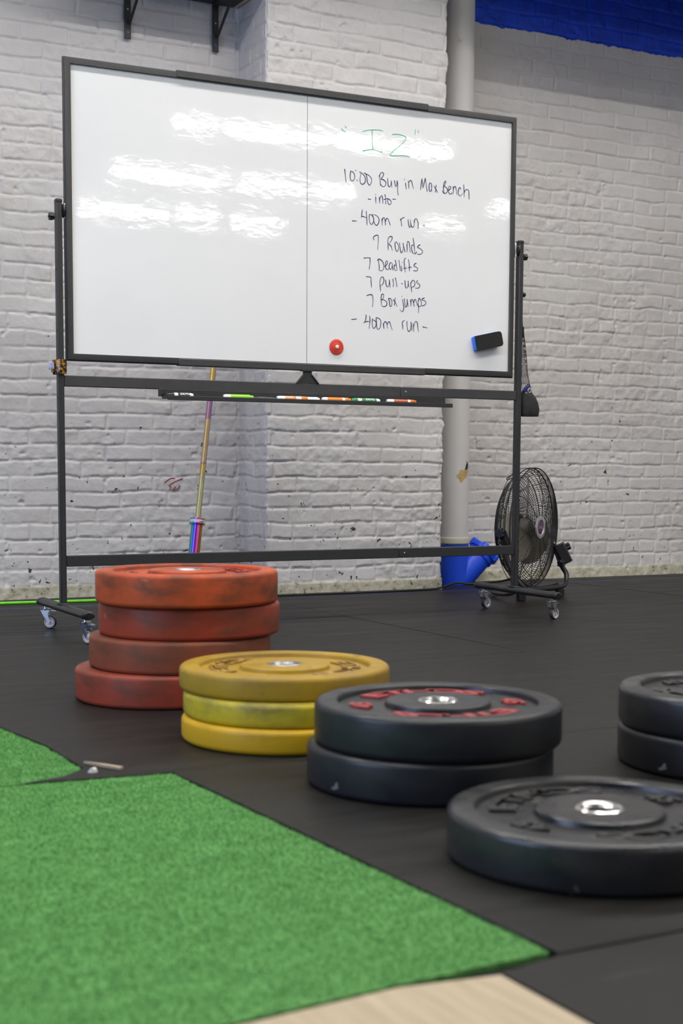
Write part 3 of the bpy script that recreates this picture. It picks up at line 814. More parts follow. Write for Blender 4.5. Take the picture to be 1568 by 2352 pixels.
# handwriting
WRITING = {  # marker strokes, (across, height) on the board in tenths of a millimetre
 'IZ': [[10324,17874,10399,17807,10473,17776],[10452,17984,10492,17941,10536,17916],[11168,17853,11292,17910,11543,17963,11794,17985,12022,17975],[11563,17943,11570,17716,11576,17522,11588,17371,11624,17255],[11185,17178,11398,17228,11599,17259,11776,17238,11915,17204,11999,17228],[12399,17891,12634,17923,12814,17909,12943,17873,12982,17833,12932,17729,12792,17583,12639,17446,12461,17308,12360,17210,12317,17151,12386,17125,12540,17141,12770,17168,12976,17180,13132,17152],[13374,18176,13355,17971],[13488,18157,13505,18049]],
 'buy': [[10456,16467,10481,16237,10518,16002],[10702,16423,10679,16272,10689,16131,10753,16074,10825,16112,10866,16226,10841,16334,10778,16399,10723,16414],[10882,16456,10926,16452],[10952,16132,10965,16081],[11050,16417,11122,16400,11232,16324,11297,16219,11298,16109,11244,16017,11162,15990,11098,16043,11082,16168,11105,16312,11122,16408],[11241,16404,11323,16364,11361,16241,11389,16085,11463,15986,11527,16043,11563,16181,11525,16264,11415,16349,11332,16373],[11865,16333,11928,16445,11993,16491,12054,16457,12031,16367,11948,16256],[11883,16385,11902,16244,11932,16008],[11939,16248,12060,16227,12153,16140,12135,16043,12053,15984,11969,16012,11941,16065],[12226,16306,12231,16163,12256,16038,12303,16002,12358,16079,12371,16224],[12371,16232,12386,16098,12405,15988],[12505,16252,12534,16111,12573,16035,12609,16134,12617,16255],[12617,16255,12647,16105,12643,15913,12678,15724],[12915,16330,12945,16324],[12974,16209,13008,15972],[13085,16292,13112,16159,13118,16011],[13111,16213,13163,16308,13227,16287,13271,16155,13315,16018],[13614,16005,13639,16225,13666,16427],[13666,16424,13696,16231,13720,16087],[13720,16087,13771,16292,13811,16459],[13812,16456,13857,16209,13908,15968],[14098,16258,14028,16301,13982,16220,13988,16057,14032,15988,14085,16084,14098,16231],[14093,16258,14091,16121,14097,15994],[14185,16202,14268,16100,14356,15971],[14283,16248,14268,16100,14244,15970],[14602,16222,14622,16334,14686,16428,14702,16378,14656,16282,14613,16223],[14602,16240,14604,16112,14638,15987],[14617,16233,14722,16196,14778,16110,14746,16015,14660,15971,14583,16019,14576,16082],[14811,16094,14897,16157,14918,16233,14863,16255,14810,16168,14822,16040,14900,15965,14986,16037],[15016,16269,15033,16133,15020,15966],[15028,16151,15071,16246,15125,16261,15160,16144,15189,15963],[15368,16190,15312,16246,15259,16153,15249,16023,15317,15941,15393,15981,15447,16050],[15486,16376,15500,16175,15511,15917],[15509,16065,15556,16161,15643,16206,15710,16157,15724,16010,15733,15844]],
 'into': [[11410,15487,11547,15483],[11716,15678,11746,15675],[11730,15600,11744,15353],[11873,15603,11892,15485,11905,15366],[11897,15505,11942,15629,12000,15644,12024,15516,12032,15367],[12115,15714,12146,15567,12153,15358],[12070,15516,12132,15550,12197,15561],[12197,15561,12255,15566,12361,15506,12373,15407,12304,15361,12245,15416,12232,15544],[12441,15573,12574,15574]],
 'run1': [[10764,14652,10952,14665],[11182,15090,11167,14946,11145,14790],[11145,14845,11236,14843,11351,14813],[11344,15044,11369,14824,11380,14543],[11476,14942,11470,14793,11501,14636,11570,14592,11639,14667,11654,14807,11591,14902,11499,14954],[11602,14966,11637,14846,11662,14708,11720,14603,11790,14575,11858,14664,11880,14786,11810,14900,11671,14958],[12000,14836,12008,14716,12009,14586],[12008,14756,12042,14849,12099,14864,12131,14746,12148,14607],[12140,14727,12181,14840,12239,14855,12298,14740,12350,14620],[12769,14888,12812,14761,12832,14621],[12788,14839,12846,14914,12946,14949],[13093,14894,13118,14745,13155,14617,13214,14672,13187,14902],[13200,14812,13237,14674,13285,14617,13355,14683,13353,14885],[13354,14784,13400,14929,13471,14925,13525,14798,13528,14575],[13754,14725,13812,14727]],
 'rounds': [[11679,14030,11647,14109,11692,14175,11785,14218,11848,14196,11853,14016,11827,13681],[12250,14064,12264,13866,12274,13704],[12250,14046,12276,14156,12370,14221,12433,14186,12403,14075,12289,13940],[12289,13937,12395,13857,12442,13707],[12561,14029,12558,13888,12596,13736,12649,13691,12695,13770,12706,13880,12657,13985,12593,14053],[12747,14019,12764,13848,12797,13687,12850,13676,12902,13785,12910,14004],[12889,14012,12933,13860,12988,13682],[13048,13969,13071,13852,13062,13688],[13066,13870,13079,14071,13143,14067,13176,13933,13196,13697],[13336,13944,13272,13976,13252,13865,13296,13704,13371,13664],[13312,14238,13356,14037,13404,13648],[13404,13648,13488,13740],[13629,14011,13550,13969,13514,13912,13604,13873,13713,13807,13724,13735,13629,13655,13500,13655]],
 'dead': [[11254,13353,11377,13374,11518,13380],[11518,13380,11514,13181,11484,12963],[11865,13350,11888,13171,11910,12991],[11818,13296,11855,13349,11938,13355,12044,13272,12097,13130,12067,13002,11984,12942,11869,12989],[12129,13105,12222,13193,12242,13303,12190,13309,12159,13207,12171,13063,12235,13004,12308,13045],[12421,13261,12358,13257,12317,13163,12329,13055,12382,13022,12433,13117,12447,13245],[12443,13244,12454,13118,12483,12993],[12591,13182,12538,13187,12524,13086,12561,13007,12635,13003],[12572,13384,12612,13201,12656,13013],[12726,13382,12760,13193,12787,13004],[12834,13180,12846,13017,12804,13005],[12850,13312,12865,13295],[13022,13462,12969,13453,12945,13333,12972,13153,12996,12953],[12920,13098,13058,13118],[13129,13437,13167,13239,13176,13002],[13121,13135,13270,13163],[13472,13318,13408,13292,13366,13216,13463,13176,13528,13116,13486,13040,13336,13045]],
 'pull': [[11362,12689,11486,12697,11565,12675],[11565,12675,11567,12504,11589,12306],[11929,12544,11943,12382,11970,12184],[11929,12526,11965,12674,12028,12728,12091,12681,12092,12555,12030,12442,11947,12401],[12171,12632,12187,12488,12230,12391,12282,12394,12323,12514,12326,12651],[12326,12651,12344,12516,12371,12354],[12473,12687,12496,12543,12493,12388],[12574,12734,12618,12587,12651,12398],[12834,12537,12890,12524],[12988,12656,13000,12501,13034,12390,13087,12406,13128,12528,13127,12656],[13127,12646,13139,12528,13172,12420],[13230,12598,13257,12425,13281,12225],[13234,12552,13297,12666,13372,12680,13416,12600,13396,12489,13289,12418],[13543,12682,13490,12660,13501,12606,13599,12556,13625,12485,13557,12411,13429,12408]],
 'box': [[11378,12010,11491,12044,11595,12050,11642,11966,11649,11785,11626,11602],[11988,11986,11994,11841,12005,11696],[11982,11949,12012,12078,12065,12108,12096,12055,12076,11954,11993,11877],[12004,11896,12119,11893,12225,11817,12221,11708,12121,11648,12016,11678],[12297,11967,12340,11842,12352,11715,12395,11666,12440,11738,12435,11884,12371,11962,12307,11968],[12497,11933,12583,11837,12673,11687],[12581,11992,12572,11855,12546,11711],[12879,11964,12923,11820,12950,11674,12925,11545,12873,11509,12780,11588],[12852,12076,12873,12066],[12959,11996,12986,11860,13020,11697,13073,11718,13097,11866,13087,11985],[13087,11975,13114,11830,13141,11703],[13224,11974,13253,11838,13254,11719],[13253,11875,13284,11977,13326,11971,13360,11862,13394,11717],[13371,11863,13402,11966,13455,11978,13499,11870,13533,11761],[13553,11855,13583,11691,13579,11497],[13559,11873,13584,12004,13615,12039,13681,11954,13704,11826,13651,11740,13554,11763],[13831,12069,13734,12021,13735,11985,13843,11963,13897,11911,13877,11836,13802,11780,13715,11781]],
 'run2': [[10765,11110,10988,11147],[11359,11325,11367,11215,11329,11072,11265,11013],[11276,11039,11380,11069,11507,11077],[11516,11287,11530,11082,11497,10814],[11633,11198,11622,11046,11647,10886,11705,10842,11774,10933,11785,11055,11726,11122,11645,11149],[11783,11240,11801,11055,11821,10874,11880,10812,11949,10860,11983,11004,11977,11135,11900,11212,11790,11237],[12080,11039,12105,10929,12120,10838],[12100,10969,12134,11082,12204,11096,12244,10996,12260,10855],[12251,10997,12297,11090,12356,11093,12416,10944,12471,10804],[12879,11099,12911,10968,12912,10845],[12886,11089,12921,11152,12991,11200],[13091,11171,13100,10977,13138,10815,13197,10808,13256,10903,13265,11149],[13258,11148,13290,10986,13316,10824],[13344,11101,13374,10949,13388,10782],[13374,10970,13432,11147,13479,11176,13539,11121,13560,10958,13591,10791],[13761,10995,13961,10963]],
}
INK = simple('dark_blue_ink', (0.030, 0.026, 0.10), 0.35)
GREEN_INK = simple('green_ink', (0.10, 0.52, 0.33), 0.4)
def strokes_mesh(strokes, w0, n=0.0036):
    mb = MB(T)
    for s in strokes:
        pts = [(s[i] / 10000, s[i + 1] / 10000) for i in range(0, len(s), 2)]
        p = smooth_path([(a, b, 0) for a, b in pts], 6)
        if len(p) == 2:
            p = [p[0].lerp(p[1], k / 4) for k in range(5)]
        L = len(p); ra = []
        for i in range(L):
            t = p[min(i + 1, L - 1)] - p[max(i - 1, 0)]
            if t.length < 1e-7: t = Vector((1, 0, 0))
            t.normalize()
            f_ = i / (L - 1)
            wd = w0 * (0.92 + 0.18 * math.sin(7 * f_ + s[0])) * (1 - 0.35 * f_ ** 3)
            nx, nz = -t.y * wd, t.x * wd
            q = p[i]
            ra.append([(q.x + nx, n, q.y + nz), (q.x, n - 0.0003, q.y), (q.x - nx, n, q.y - nz), (q.x, n + 0.0002, q.y)])
        mb.loft(ra)
    return mb
for key, st in WRITING.items():
    green = key == 'IZ'
    # strokes whose spans across the board touch belong to one word
    words = []
    for s in sorted(st, key=lambda q: min(q[0::2])):
        a, b = min(s[0::2]), max(s[0::2])
        if words and (green or a - words[-1][0] < 190):
            words[-1][0] = max(words[-1][0], b); words[-1][1].append(s)
        else: words.append([b, [s]])
    for _, ws in words:
        o = strokes_mesh(ws, 0.00155 if green else 0.00165).build('handwritten_word', GREEN_INK if green else INK, surf, smooth=False)
        if green: o['label'] = 'green handwriting at the top of the board'

# ------------------------------------------------------------------ things on the whiteboard
RED_PL = simple('red_plastic', (0.62, 0.045, 0.025), 0.35)
CREAM = simple('cream_plastic', (0.72, 0.68, 0.58), 0.4)
mg = thing('magnet', T(1.015, 0.004, 1.009), 'round red magnet with a cream centre on the white board', 'magnet')
fm = (Vector(T(1.015, 0.0038, 1.009)), -DN, DU)
MB().lathe([(0.0001, 0), (0.0275, 0), (0.0285, 0.002), (0.0275, 0.004), (0.020, 0.0055), (0.0185, 0.0045), (0.0175, 0.0055), (0.009, 0.007), (0.0001, 0.007)], fm, 48).build('magnet_disc', RED_PL, mg)
MB().lathe([(0.0068, 0.006), (0.0068, 0.0095), (0.005, 0.011), (0.0001, 0.0112)], fm, 24).build('magnet_centre', CREAM, mg)
FELT = simple('black_felt', (0.014, 0.014, 0.013), 0.95, var=0.6, vscale=260, bmp=0.8, bscale=300)
BLUE_PL = simple('blue_foam', (0.035, 0.19, 0.80), 0.5)
er = thing('board_eraser', T(1.655, 0.004, 1.057), 'black felt whiteboard eraser with a blue edge stuck to the board', 'eraser')
ang = math.radians(12.5)
eu = DU * math.cos(ang) + Vector((0, 0, math.sin(ang)))
ol = []
hw, hh, cr_ = 0.058, 0.0285, 0.012
for cx_, cy_, a0 in ((hw - cr_, hh - cr_, 0), (-hw + 0.004, hh - 0.004, 90), (-hw + 0.004, -hh + 0.004, 180), (hw - cr_, -hh + cr_, 270)):
    rr = cr_ if cx_ > 0 else 0.004
    for k in range(6):
        a = math.radians(a0 + 18 * k)
        ol.append((cx_ + rr * math.cos(a), cy_ + rr * math.sin(a)))
# the outline frame: axis = -DN, side = eu (flip the second axis to stay upright)
MB().prism([(a - 0.002, -b * 0.93) for a, b in ol], (Vector(T(1.655, 0.0038, 1.057)), -DN, eu), 0, 0.018).build('blue_back', BLUE_PL, er, bevel=0.001)
MB().prism([(max(a, -0.0545) * 1.0, -b) for a, b in ol], (Vector(T(1.655, 0.0038, 1.057)), -DN, eu), 0.006, 0.033).build('felt_pad', FELT, er, bevel=0.005, bseg=3)

# tortoiseshell claw clip on the left post
def tort():
    mt, nt, bs = new_mat('tortoiseshell')
    p = pos(nt)
    a = noise(nt, p, 95, 3, 0.6, 0.6)
    c = ramp(nt, a, [(0.44, (0.012, 0.007, 0.004)), (0.52, (0.11, 0.045, 0.006)), (0.60, (0.42, 0.20, 0.02))])
    lk(nt, c, bs.inputs['Base Color']); bs.inputs['Roughness'].default_value = 0.12
    return mt
TORT = tort()
cl = thing('hair_clip', T(-0.012, -0.006, 0.873), 'tortoiseshell claw hair clip gripping a whiteboard post just above the rail', 'hair clip')
def clip_half(sgn):
    mb = MB(T)
    rings = []
    for z in np.linspace(0.876, 0.9245, 9):
        q = (z - 0.90) / 0.025
        off = 0.004 * (1 - q * q)
        r0 = []
        prof = [(-0.030, -0.002), (-0.022, -0.012), (-0.012, -0.0165), (-0.002, -0.0145), (0.0065, -0.008)]
        if sgn > 0: prof = [(-0.030, 0.030), (-0.022, 0.040), (-0.012, 0.0445), (-0.002, 0.0425), (0.0065, 0.034)]
        inn = [(u + (0.0 if u < 0 else -0.002), n + (0.0028 if sgn < 0 else -0.0028)) for u, n in prof[::-1]]
        for u, n in prof + inn:
            r0.append((u, n - off * 0.6 * (1 if sgn < 0 else -1), z))
        rings.append(r0)
    mb.loft(rings)
    n_t = -0.008 if sgn < 0 else 0.034
    for k in range(5):
        z = 0.879 + 0.0105 * k
        mb.loft([[(0.0055, n_t, z - 0.0026), (0.0055, n_t, z + 0.0026), (0.0055, n_t + 0.002, z)], [(0.0105, n_t + (0.009 if sgn < 0 else -0.007), z - 0.001), (0.0105, n_t + (0.009 if sgn < 0 else -0.007), z + 0.001), (0.0105, n_t + (0.010 if sgn < 0 else -0.006), z)]])
    return mb
clip_half(-1).build('claw', TORT, cl)
clip_half(1).build('claw', TORT, cl)
MB(T).box(-0.037, -0.029, -0.001, 0.030, 0.882, 0.919).build('hinge_bar', TORT, cl, bevel=0.003)
sprg = MB()
sprg.tube([T(-0.0335 + 0.0055 * math.cos(a), 0.014 + 0.0055 * math.sin(a), 0.883 + a / (2 * math.pi) * 0.0042) for a in np.linspace(0, 2 * math.pi * 8, 130)], 0.0007, 5)
sprg.build('spring', ZINC, cl)
MB(T).box(-0.0535, -0.0425, -0.006, -0.003, 0.8895, 0.915).box(-0.0435, -0.034, -0.0055, -0.002, 0.8915, 0.913).build('thumb_tab', simple('grey_blue_pearl', (0.40, 0.42, 0.62), 0.15, 0.3, var=0.4, vscale=90), cl, bevel=0.002)

# markers lying in the tray
WH = simple('white_marker_barrel', (0.80, 0.80, 0.80), 0.3)
GREYP = simple('grey_marker_end', (0.42, 0.42, 0.43), 0.4)
def ink(nm, c): return simple(nm, c, 0.35)
LIME, ORANGE, GREENM, BRICK, BLACKM, BLUEM = ink('lime_plastic', (0.24, 0.58, 0.02)), ink('orange_plastic', (0.80, 0.21, 0.008)), ink('green_plastic', (0.012, 0.22, 0.05)), ink('brick_red_plastic', (0.42, 0.075, 0.02)), ink('black_marker_plastic', (0.012, 0.012, 0.013)), ink('blue_marker_plastic', (0.012, 0.018, 0.24))
def marker(u0, u1, n, label, barrel, labm, capm, cap_right=True, cap_frac=0.22, lab=(0.2, 0.62), text=None, r=0.0088, flip=False, end=True, roll=0.0):
    z = 0.8068 + r
    ctr = (u0 + u1) / 2
    t = thing('marker', T(ctr, n, 0.8068), label, 'marker', 'markers in the tray')
    L = u1 - u0
    d = DU if cap_right else -DU
    start = Vector(T(u0 if cap_right else u1, n, z))
    cl_ = L * cap_frac
    MB().lathe([(0.0001, 0), (r * 0.72, 0), (r * 0.86, 0.0015), (r * 0.86, 0.006), (r, 0.0075), (r, L - cl_), (0.0001, L - cl_)], (start, d, DN), 24).build('barrel', barrel, t)
    if end: MB().lathe([(0.0001, -0.0006), (r * 0.62, -0.0006), (r * 0.62, 0.0004), (0.0001, 0.0004)], (start, d, DN), 20).build('end_plug', GREYP, t)
    MB().lathe([(0.0001, L - cl_), (r * 1.03, L - cl_), (r * 1.03, L - cl_ * 0.42), (r * 0.82, L - cl_ * 0.30), (r * 0.74, L), (0.0001, L)], (start, d, DN), 24).build('cap', capm, t)
    if labm is not None:
        MB().lathe([(r + 0.00025, L * lab[0]), (r + 0.00025, L * lab[1])], (start, d, DN), 24, False).build('label_band', labm, t)
    if text:
        word, tm = text
        vs, fs = text_geo(word, 0.0125, 0.00008, 0.0002)
        out = []
        cpos = start + d * (L * (lab[0] + lab[1]) / 2 - 0.004)
        sg = -1 if flip else 1
        for a, b, e in vs:
            phi = math.pi / 2 - 0.55 + 0 - sg * b / r + roll
            # angle measured from straight up towards the viewer
            q = 0.95 - sg * b / r
            rr = r + 0.0005 + e
            out.append(tuple(cpos + DU * (a * 1.15 * sg) + Vector((0, 0, 1)) * (math.cos(q) * rr) - DN * (math.sin(q) * rr)))
        mb = MB(); mb.add(out, fs); mb.build('label_text', tm, t, smooth=False)
    return t
NT = -0.036
marker(0.348, 0.443, NT, 'black-capped dry-erase marker with a white and black label, beside the end plate of the tray', WH, BLACKM, BLACKM, False, 0.26, (0.14, 0.60), ('EXPO', WH), end=False)
marker(0.556, 0.668, NT, 'lime green dry-erase marker in the tray', WH, LIME, LIME, True, 0.30, (0.22, 0.70))
marker(0.671, 0.758, -0.030, 'slim black pen between the lime and orange markers in the tray', BLACKM, None, BLACKM, True, 0.35, r=0.0065, end=False)
marker(0.760, 0.880, NT, 'orange dry-erase marker with white upside-down lettering, beside the slim black pen', WH, ORANGE, ORANGE, True, 0.22, (0.24, 0.60), ('EXPO', WH), flip=True)
marker(0.845, 0.936, -0.017, 'white-barrelled marker half hidden between the two orange markers', WH, None, WH, True, 0.22, end=False)
marker(0.938, 1.054, NT, 'orange dry-erase marker touching the green marker in the tray', WH, ORANGE, ORANGE, True, 0.22, (0.17, 0.68))
marker(1.058, 1.174, NT, 'green dry-erase marker with a green cap in the tray', WH, GREENM, GREENM, False, 0.20, (0.14, 0.66), ('EXPO', WH), end=False)
marker(1.204, 1.327, NT, 'reddish orange dry-erase marker lying alone in the tray past the green marker', WH, BRICK, ink('red_orange_plastic', (0.58, 0.12, 0.015)), True, 0.22, (0.22, 0.70))
marker(0.700, 0.790, -0.012, 'mostly hidden orange-capped pen behind the slim black pen in the tray', BLACKM, None, ORANGE, False, 0.3, r=0.0055, end=False)

# mesh bag hanging from the ball peg
NET = simple('black_net', (0.012, 0.012, 0.013), 0.7)
CLOTH = simple('black_nylon', (0.013, 0.013, 0.013), 0.75, var=0.4, vscale=40, bmp=0.6, bscale=60)
bag = thing('mesh_bag', T(1.872, 0.030, 0.776), 'black mesh drawstring bag hanging beside the whiteboard post next to the fan', 'bag')
# section: (z, u_centre, half width u, half depth n)
sec = [(1.122, 1.8435, 0.0045, 0.0045), (1.09, 1.8435, 0.006, 0.006), (1.06, 1.845, 0.0085, 0.009), (1.0, 1.847, 0.0135, 0.012), (0.95, 1.850, 0.018, 0.015), (0.90, 1.855, 0.0225, 0.019), (0.87, 1.858, 0.026, 0.022), (0.862, 1.8605, 0.0285, 0.023)]
def at_sec(z):
    zs = [s[0] for s in sec][::-1]
    return [np.interp(z, zs, [s[k] for s in sec][::-1]) for k in (1, 2, 3)]
net = MB(T)
NU, NZ = 20, 44
def netpt(i, z):
    uc, a, b = at_sec(z)
    q = 2 * math.pi * i / NU
    wr = 1 + 0.10 * math.sin(3 * q + z * 40)
    return (uc + a * wr * math.cos(q), 0.030 + b * wr * math.sin(q), z)
for hand in (1, -1):
    for i in range(NU):
        p = [netpt(i + hand * 6 * k / 30, 1.10 + (0.862 - 1.10) * k / 30) for k in range(31)]
        net.tube([Vector(q) for q in p], 0.00042, 3)
net_o = net.build('net', NET, bag, smooth=False)
tp = MB(T)
tp.loft([[netpt(i, z) for i in range(NU)] for z in (1.124, 1.11, 1.095, 1.082)])
tp.build('gathered_top', CLOTH, bag)
pch = MB(T)
rings = []
for z, uc, a, b, ex in ((0.866, 1.8605, 0.029, 0.0235, 2), (0.85, 1.868, 0.036, 0.026, 2.4), (0.83, 1.873, 0.0415, 0.028, 3), (0.805, 1.8745, 0.043, 0.028, 3.4), (0.783, 1.8745, 0.0425, 0.027, 4), (0.7765, 1.874, 0.040, 0.025, 4)):
    ring = []
    for i in range(32):
        q = 2 * math.pi * i / 32
        c, s = math.cos(q), math.sin(q)
        k = (abs(c) ** ex + abs(s) ** ex) ** (-1 / ex)
        j = 1 + 0.03 * math.sin(5 * q + z * 130)
        ring.append((uc + a * c * k * j, 0.030 + b * s * k * j, z + 0.004 * math.sin(2 * q + 1) * (z > 0.80)))
    rings.append(ring)
pch.loft(rings, True, True)
pch.build('pouch_base', CLOTH, bag)
cd = MB()
cd.tube(smooth_path([T(1.8435, 0.030, 1.118), T(1.8365, 0.028, 1.18), T(1.830, 0.024, 1.236), T(1.8265, 0.022, 1.30), T(1.8262, 0.022, 1.33)], 6), 0.0011, 5)
cd.tube(smooth_path([T(1.8425, 0.034, 1.118), T(1.8345, 0.034, 1.18), T(1.8285, 0.030, 1.24), T(1.8255, 0.026, 1.30), T(1.8262, 0.022, 1.33)], 6), 0.0011, 5)
cd.build('drawstring', simple('dark_violet_cord', (0.035, 0.03, 0.06), 0.8), bag)
mk = thing('marker', T(1.853, 0.026, 0.872), 'blue marker standing tilted inside the hanging mesh bag', 'marker', 'markers in the mesh bag')
MB().lathe([(0.0001, 0), (0.006, 0), (0.007, 0.002), (0.007, 0.036), (0.006, 0.040), (0.0001, 0.041)], (Vector(T(1.8465, 0.024, 0.871)), DU * 0.66 + Vector((0, 0, 1)) * 0.75, DN), 20).build('barrel', BLUEM, mk)
mk = thing('marker', T(1.873, 0.016, 0.862), 'white-ended black marker peeping over the pouch of the mesh bag', 'marker', 'markers in the mesh bag')
fb = (Vector(T(1.8720, 0.016, 0.8775)), -DN + DU * 0.25, DU)
MB().lathe([(0.0055, -0.014), (0.0085, -0.014), (0.0085, 0.0), (0.0055, 0.0)], fb, 24, loop=True).build('barrel', WH, mk)
MB().lathe([(0.0001, -0.013), (0.0056, -0.013), (0.0056, -0.001), (0.0001, -0.001)], fb, 20).build('end_plug', BLACKM, mk)

# ------------------------------------------------------------------ barbell leaning in the corner
BX, BY, KX, KY = 2.349, 5.800, 0.165, 0.118
def bp(z): return Vector((BX + KX * z, BY + KY * z, z))
bax = Vector((KX, KY, 1)).normalized()
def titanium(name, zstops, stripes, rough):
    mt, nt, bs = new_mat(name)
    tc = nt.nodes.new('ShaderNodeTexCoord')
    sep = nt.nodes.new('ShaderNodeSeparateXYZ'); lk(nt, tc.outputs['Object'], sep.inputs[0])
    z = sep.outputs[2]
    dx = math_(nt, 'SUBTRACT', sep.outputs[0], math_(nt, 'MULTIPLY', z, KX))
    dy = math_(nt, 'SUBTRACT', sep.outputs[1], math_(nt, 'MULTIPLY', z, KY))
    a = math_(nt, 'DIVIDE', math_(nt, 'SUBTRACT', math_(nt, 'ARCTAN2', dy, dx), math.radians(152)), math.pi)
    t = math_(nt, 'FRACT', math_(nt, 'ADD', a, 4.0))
    cs = ramp(nt, t, stripes)  # anodised colours and their reflections painted as fixed stripes round the bar
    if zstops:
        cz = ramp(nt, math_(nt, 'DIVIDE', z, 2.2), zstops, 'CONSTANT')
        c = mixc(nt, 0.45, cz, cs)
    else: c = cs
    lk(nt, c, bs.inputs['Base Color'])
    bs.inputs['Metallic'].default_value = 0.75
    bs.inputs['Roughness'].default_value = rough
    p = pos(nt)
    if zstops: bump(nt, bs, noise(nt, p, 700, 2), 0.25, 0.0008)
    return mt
Zs = lambda *q: [(z / 2.2, c) for z, c in q]
gold, pale, pink, purp = (0.66, 0.46, 0.07), (0.58, 0.60, 0.30), (0.62, 0.44, 0.22), (0.30, 0.055, 0.46)
SHAFT_M = titanium('anodised_shaft', Zs((0, pale), (0.533, (0.30, 0.08, 0.25)), (0.540, gold), (0.582, (0.30, 0.08, 0.25)), (0.588, pink), (0.777, purp), (0.868, gold)),
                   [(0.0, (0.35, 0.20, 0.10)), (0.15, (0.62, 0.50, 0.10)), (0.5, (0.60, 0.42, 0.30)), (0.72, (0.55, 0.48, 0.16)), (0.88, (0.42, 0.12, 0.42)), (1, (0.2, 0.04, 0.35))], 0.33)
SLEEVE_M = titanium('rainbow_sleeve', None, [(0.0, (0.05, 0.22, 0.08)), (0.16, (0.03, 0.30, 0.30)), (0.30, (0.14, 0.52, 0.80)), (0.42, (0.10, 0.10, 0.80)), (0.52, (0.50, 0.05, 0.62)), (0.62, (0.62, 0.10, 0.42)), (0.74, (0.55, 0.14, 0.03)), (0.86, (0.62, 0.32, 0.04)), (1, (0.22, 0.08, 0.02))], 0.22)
bb = thing('barbell', tuple(bp(0)), 'rainbow anodised barbell leaning upright against the wall behind the whiteboard', 'barbell')
fb = lambda z: (bp(z), bax, (1, 0, 0))
LB = 2.01
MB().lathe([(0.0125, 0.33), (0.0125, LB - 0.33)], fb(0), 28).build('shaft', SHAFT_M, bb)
for lo, hi in ((0.0, 0.325), (LB - 0.325, LB)):
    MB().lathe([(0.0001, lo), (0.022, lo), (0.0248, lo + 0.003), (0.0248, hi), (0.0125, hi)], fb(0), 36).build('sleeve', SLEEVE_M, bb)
for c0 in (0.325, LB - 0.325 - 0.030):
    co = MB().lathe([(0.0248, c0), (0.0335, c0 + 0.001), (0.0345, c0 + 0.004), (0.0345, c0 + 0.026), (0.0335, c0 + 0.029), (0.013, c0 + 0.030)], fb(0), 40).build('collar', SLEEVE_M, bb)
    bd = MB().lathe([(0.0349, c0 + 0.0085), (0.0349, c0 + 0.0215)], fb(0), 40, False).build('white_band', simple('white_band', (0.62, 0.60, 0.62), 0.4), co)
    if c0 < 1:
        vs, fs = text_geo('(V)S', 0.011, 0.0001, 0.0003)
        out = []
        cc = bp(0) + bax * (c0 + 0.015)
        for a, b_, e in vs:
            q = math.radians(278) + a * 1.15 / 0.035
            out.append(tuple(cc + Vector((math.cos(q), math.sin(q), 0)) * (0.0352 + e) + bax * b_))
        mb = MB(); mb.add(out, fs); mb.build('band_text', BLACK, co, smooth=False)

# ------------------------------------------------------------------ drain pipe in the recess
PX, PY, PR = 3.832, 6.0, 0.072
def painted(name, c, chip, sc, thr, rough=0.4):
    mt, nt, bs = new_mat(name)
    p = pos(nt)
    a = noise(nt, p, sc, 4, 0.6, 0.3)
    cc = mixc(nt, ramp(nt, a, [(thr, (0, 0, 0)), (thr + 0.015, (1, 1, 1))]), c, chip)
    lk(nt, cc, bs.inputs['Base Color']); bs.inputs['Roughness'].default_value = rough
    bump(nt, bs, noise(nt, p, 55, 4), 0.25, 0.003)
    return mt
PIPE_W = painted('white_pipe_paint', (0.60, 0.59, 0.585), (0.5, 0.47, 0.42), 6, 0.72)
PIPE_B = painted('blue_pipe_paint', (0.012, 0.075, 0.72), (0.02, 0.018, 0.02), 13, 0.69, 0.35)
PIPE_Y = painted('dirty_collar_paint', (0.50, 0.49, 0.42), (0.10, 0.10, 0.04), 20, 0.62)
pp = thing('drain_pipe', (PX, PY, 0), 'white cast-iron drain pipe with a blue foot running up beside the pilaster', 'pipe')
fp = ((PX, PY, 0), (0, 0, 1), (1, 0, 0))
MB().lathe([(PR, 0.20), (PR, CEIL)], fp, 48, False).build('pipe', PIPE_W, pp)
MB().lathe([(PR, 0.235), (PR + 0.007, 0.231), (PR + 0.009, 0.222), (PR + 0.009, 0.205), (PR + 0.004, 0.199)], fp, 48, False).build('collar', PIPE_Y, pp)
wy = MB().lathe([(PR + 0.003, 0.0), (PR + 0.003, 0.200), (PR, 0.203)], fp, 48, False)
bd = Vector((0.70, -0.08, 0.71)).normalized()
b0 = Vector((PX - 0.01, PY, -0.02))
wy.lathe([(0.065, 0.06), (0.065, 0.205), (0.072, 0.214), (0.072, 0.240)], (b0, bd, (0, -1, 0)), 40, False)
wyo = wy.build('wye_fitting', PIPE_B, pp)
cap = MB().lathe([(0.070, 0.235), (0.080, 0.238), (0.082, 0.250), (0.080, 0.262), (0.055, 0.268), (0.0001, 0.268)], (b0, bd, (0, -1, 0)), 40)
for k in range(5):
    a = 2 * math.pi * k / 5 + 0.6
    e = Vector((0, -1, 0)) - bd * bd.dot(Vector((0, -1, 0))); e.normalize(); e2 = bd.cross(e)
    c_ = b0 + bd * 0.236 + (e * math.cos(a) + e2 * math.sin(a)) * 0.066
    cap.lathe([(0.0001, 0), (0.020, 0), (0.021, 0.004), (0.021, 0.030), (0.018, 0.036), (0.0001, 0.037)], (c_, bd, e), 16)
sq = b0 + bd * 0.268
cap.prism([(-0.016, -0.016), (0.016, -0.016), (0.016, 0.016), (-0.016, 0.016)], (sq, bd, (0, -1, 0)), 0, 0.02)
cap.build('cleanout_plug', PIPE_B, wyo)
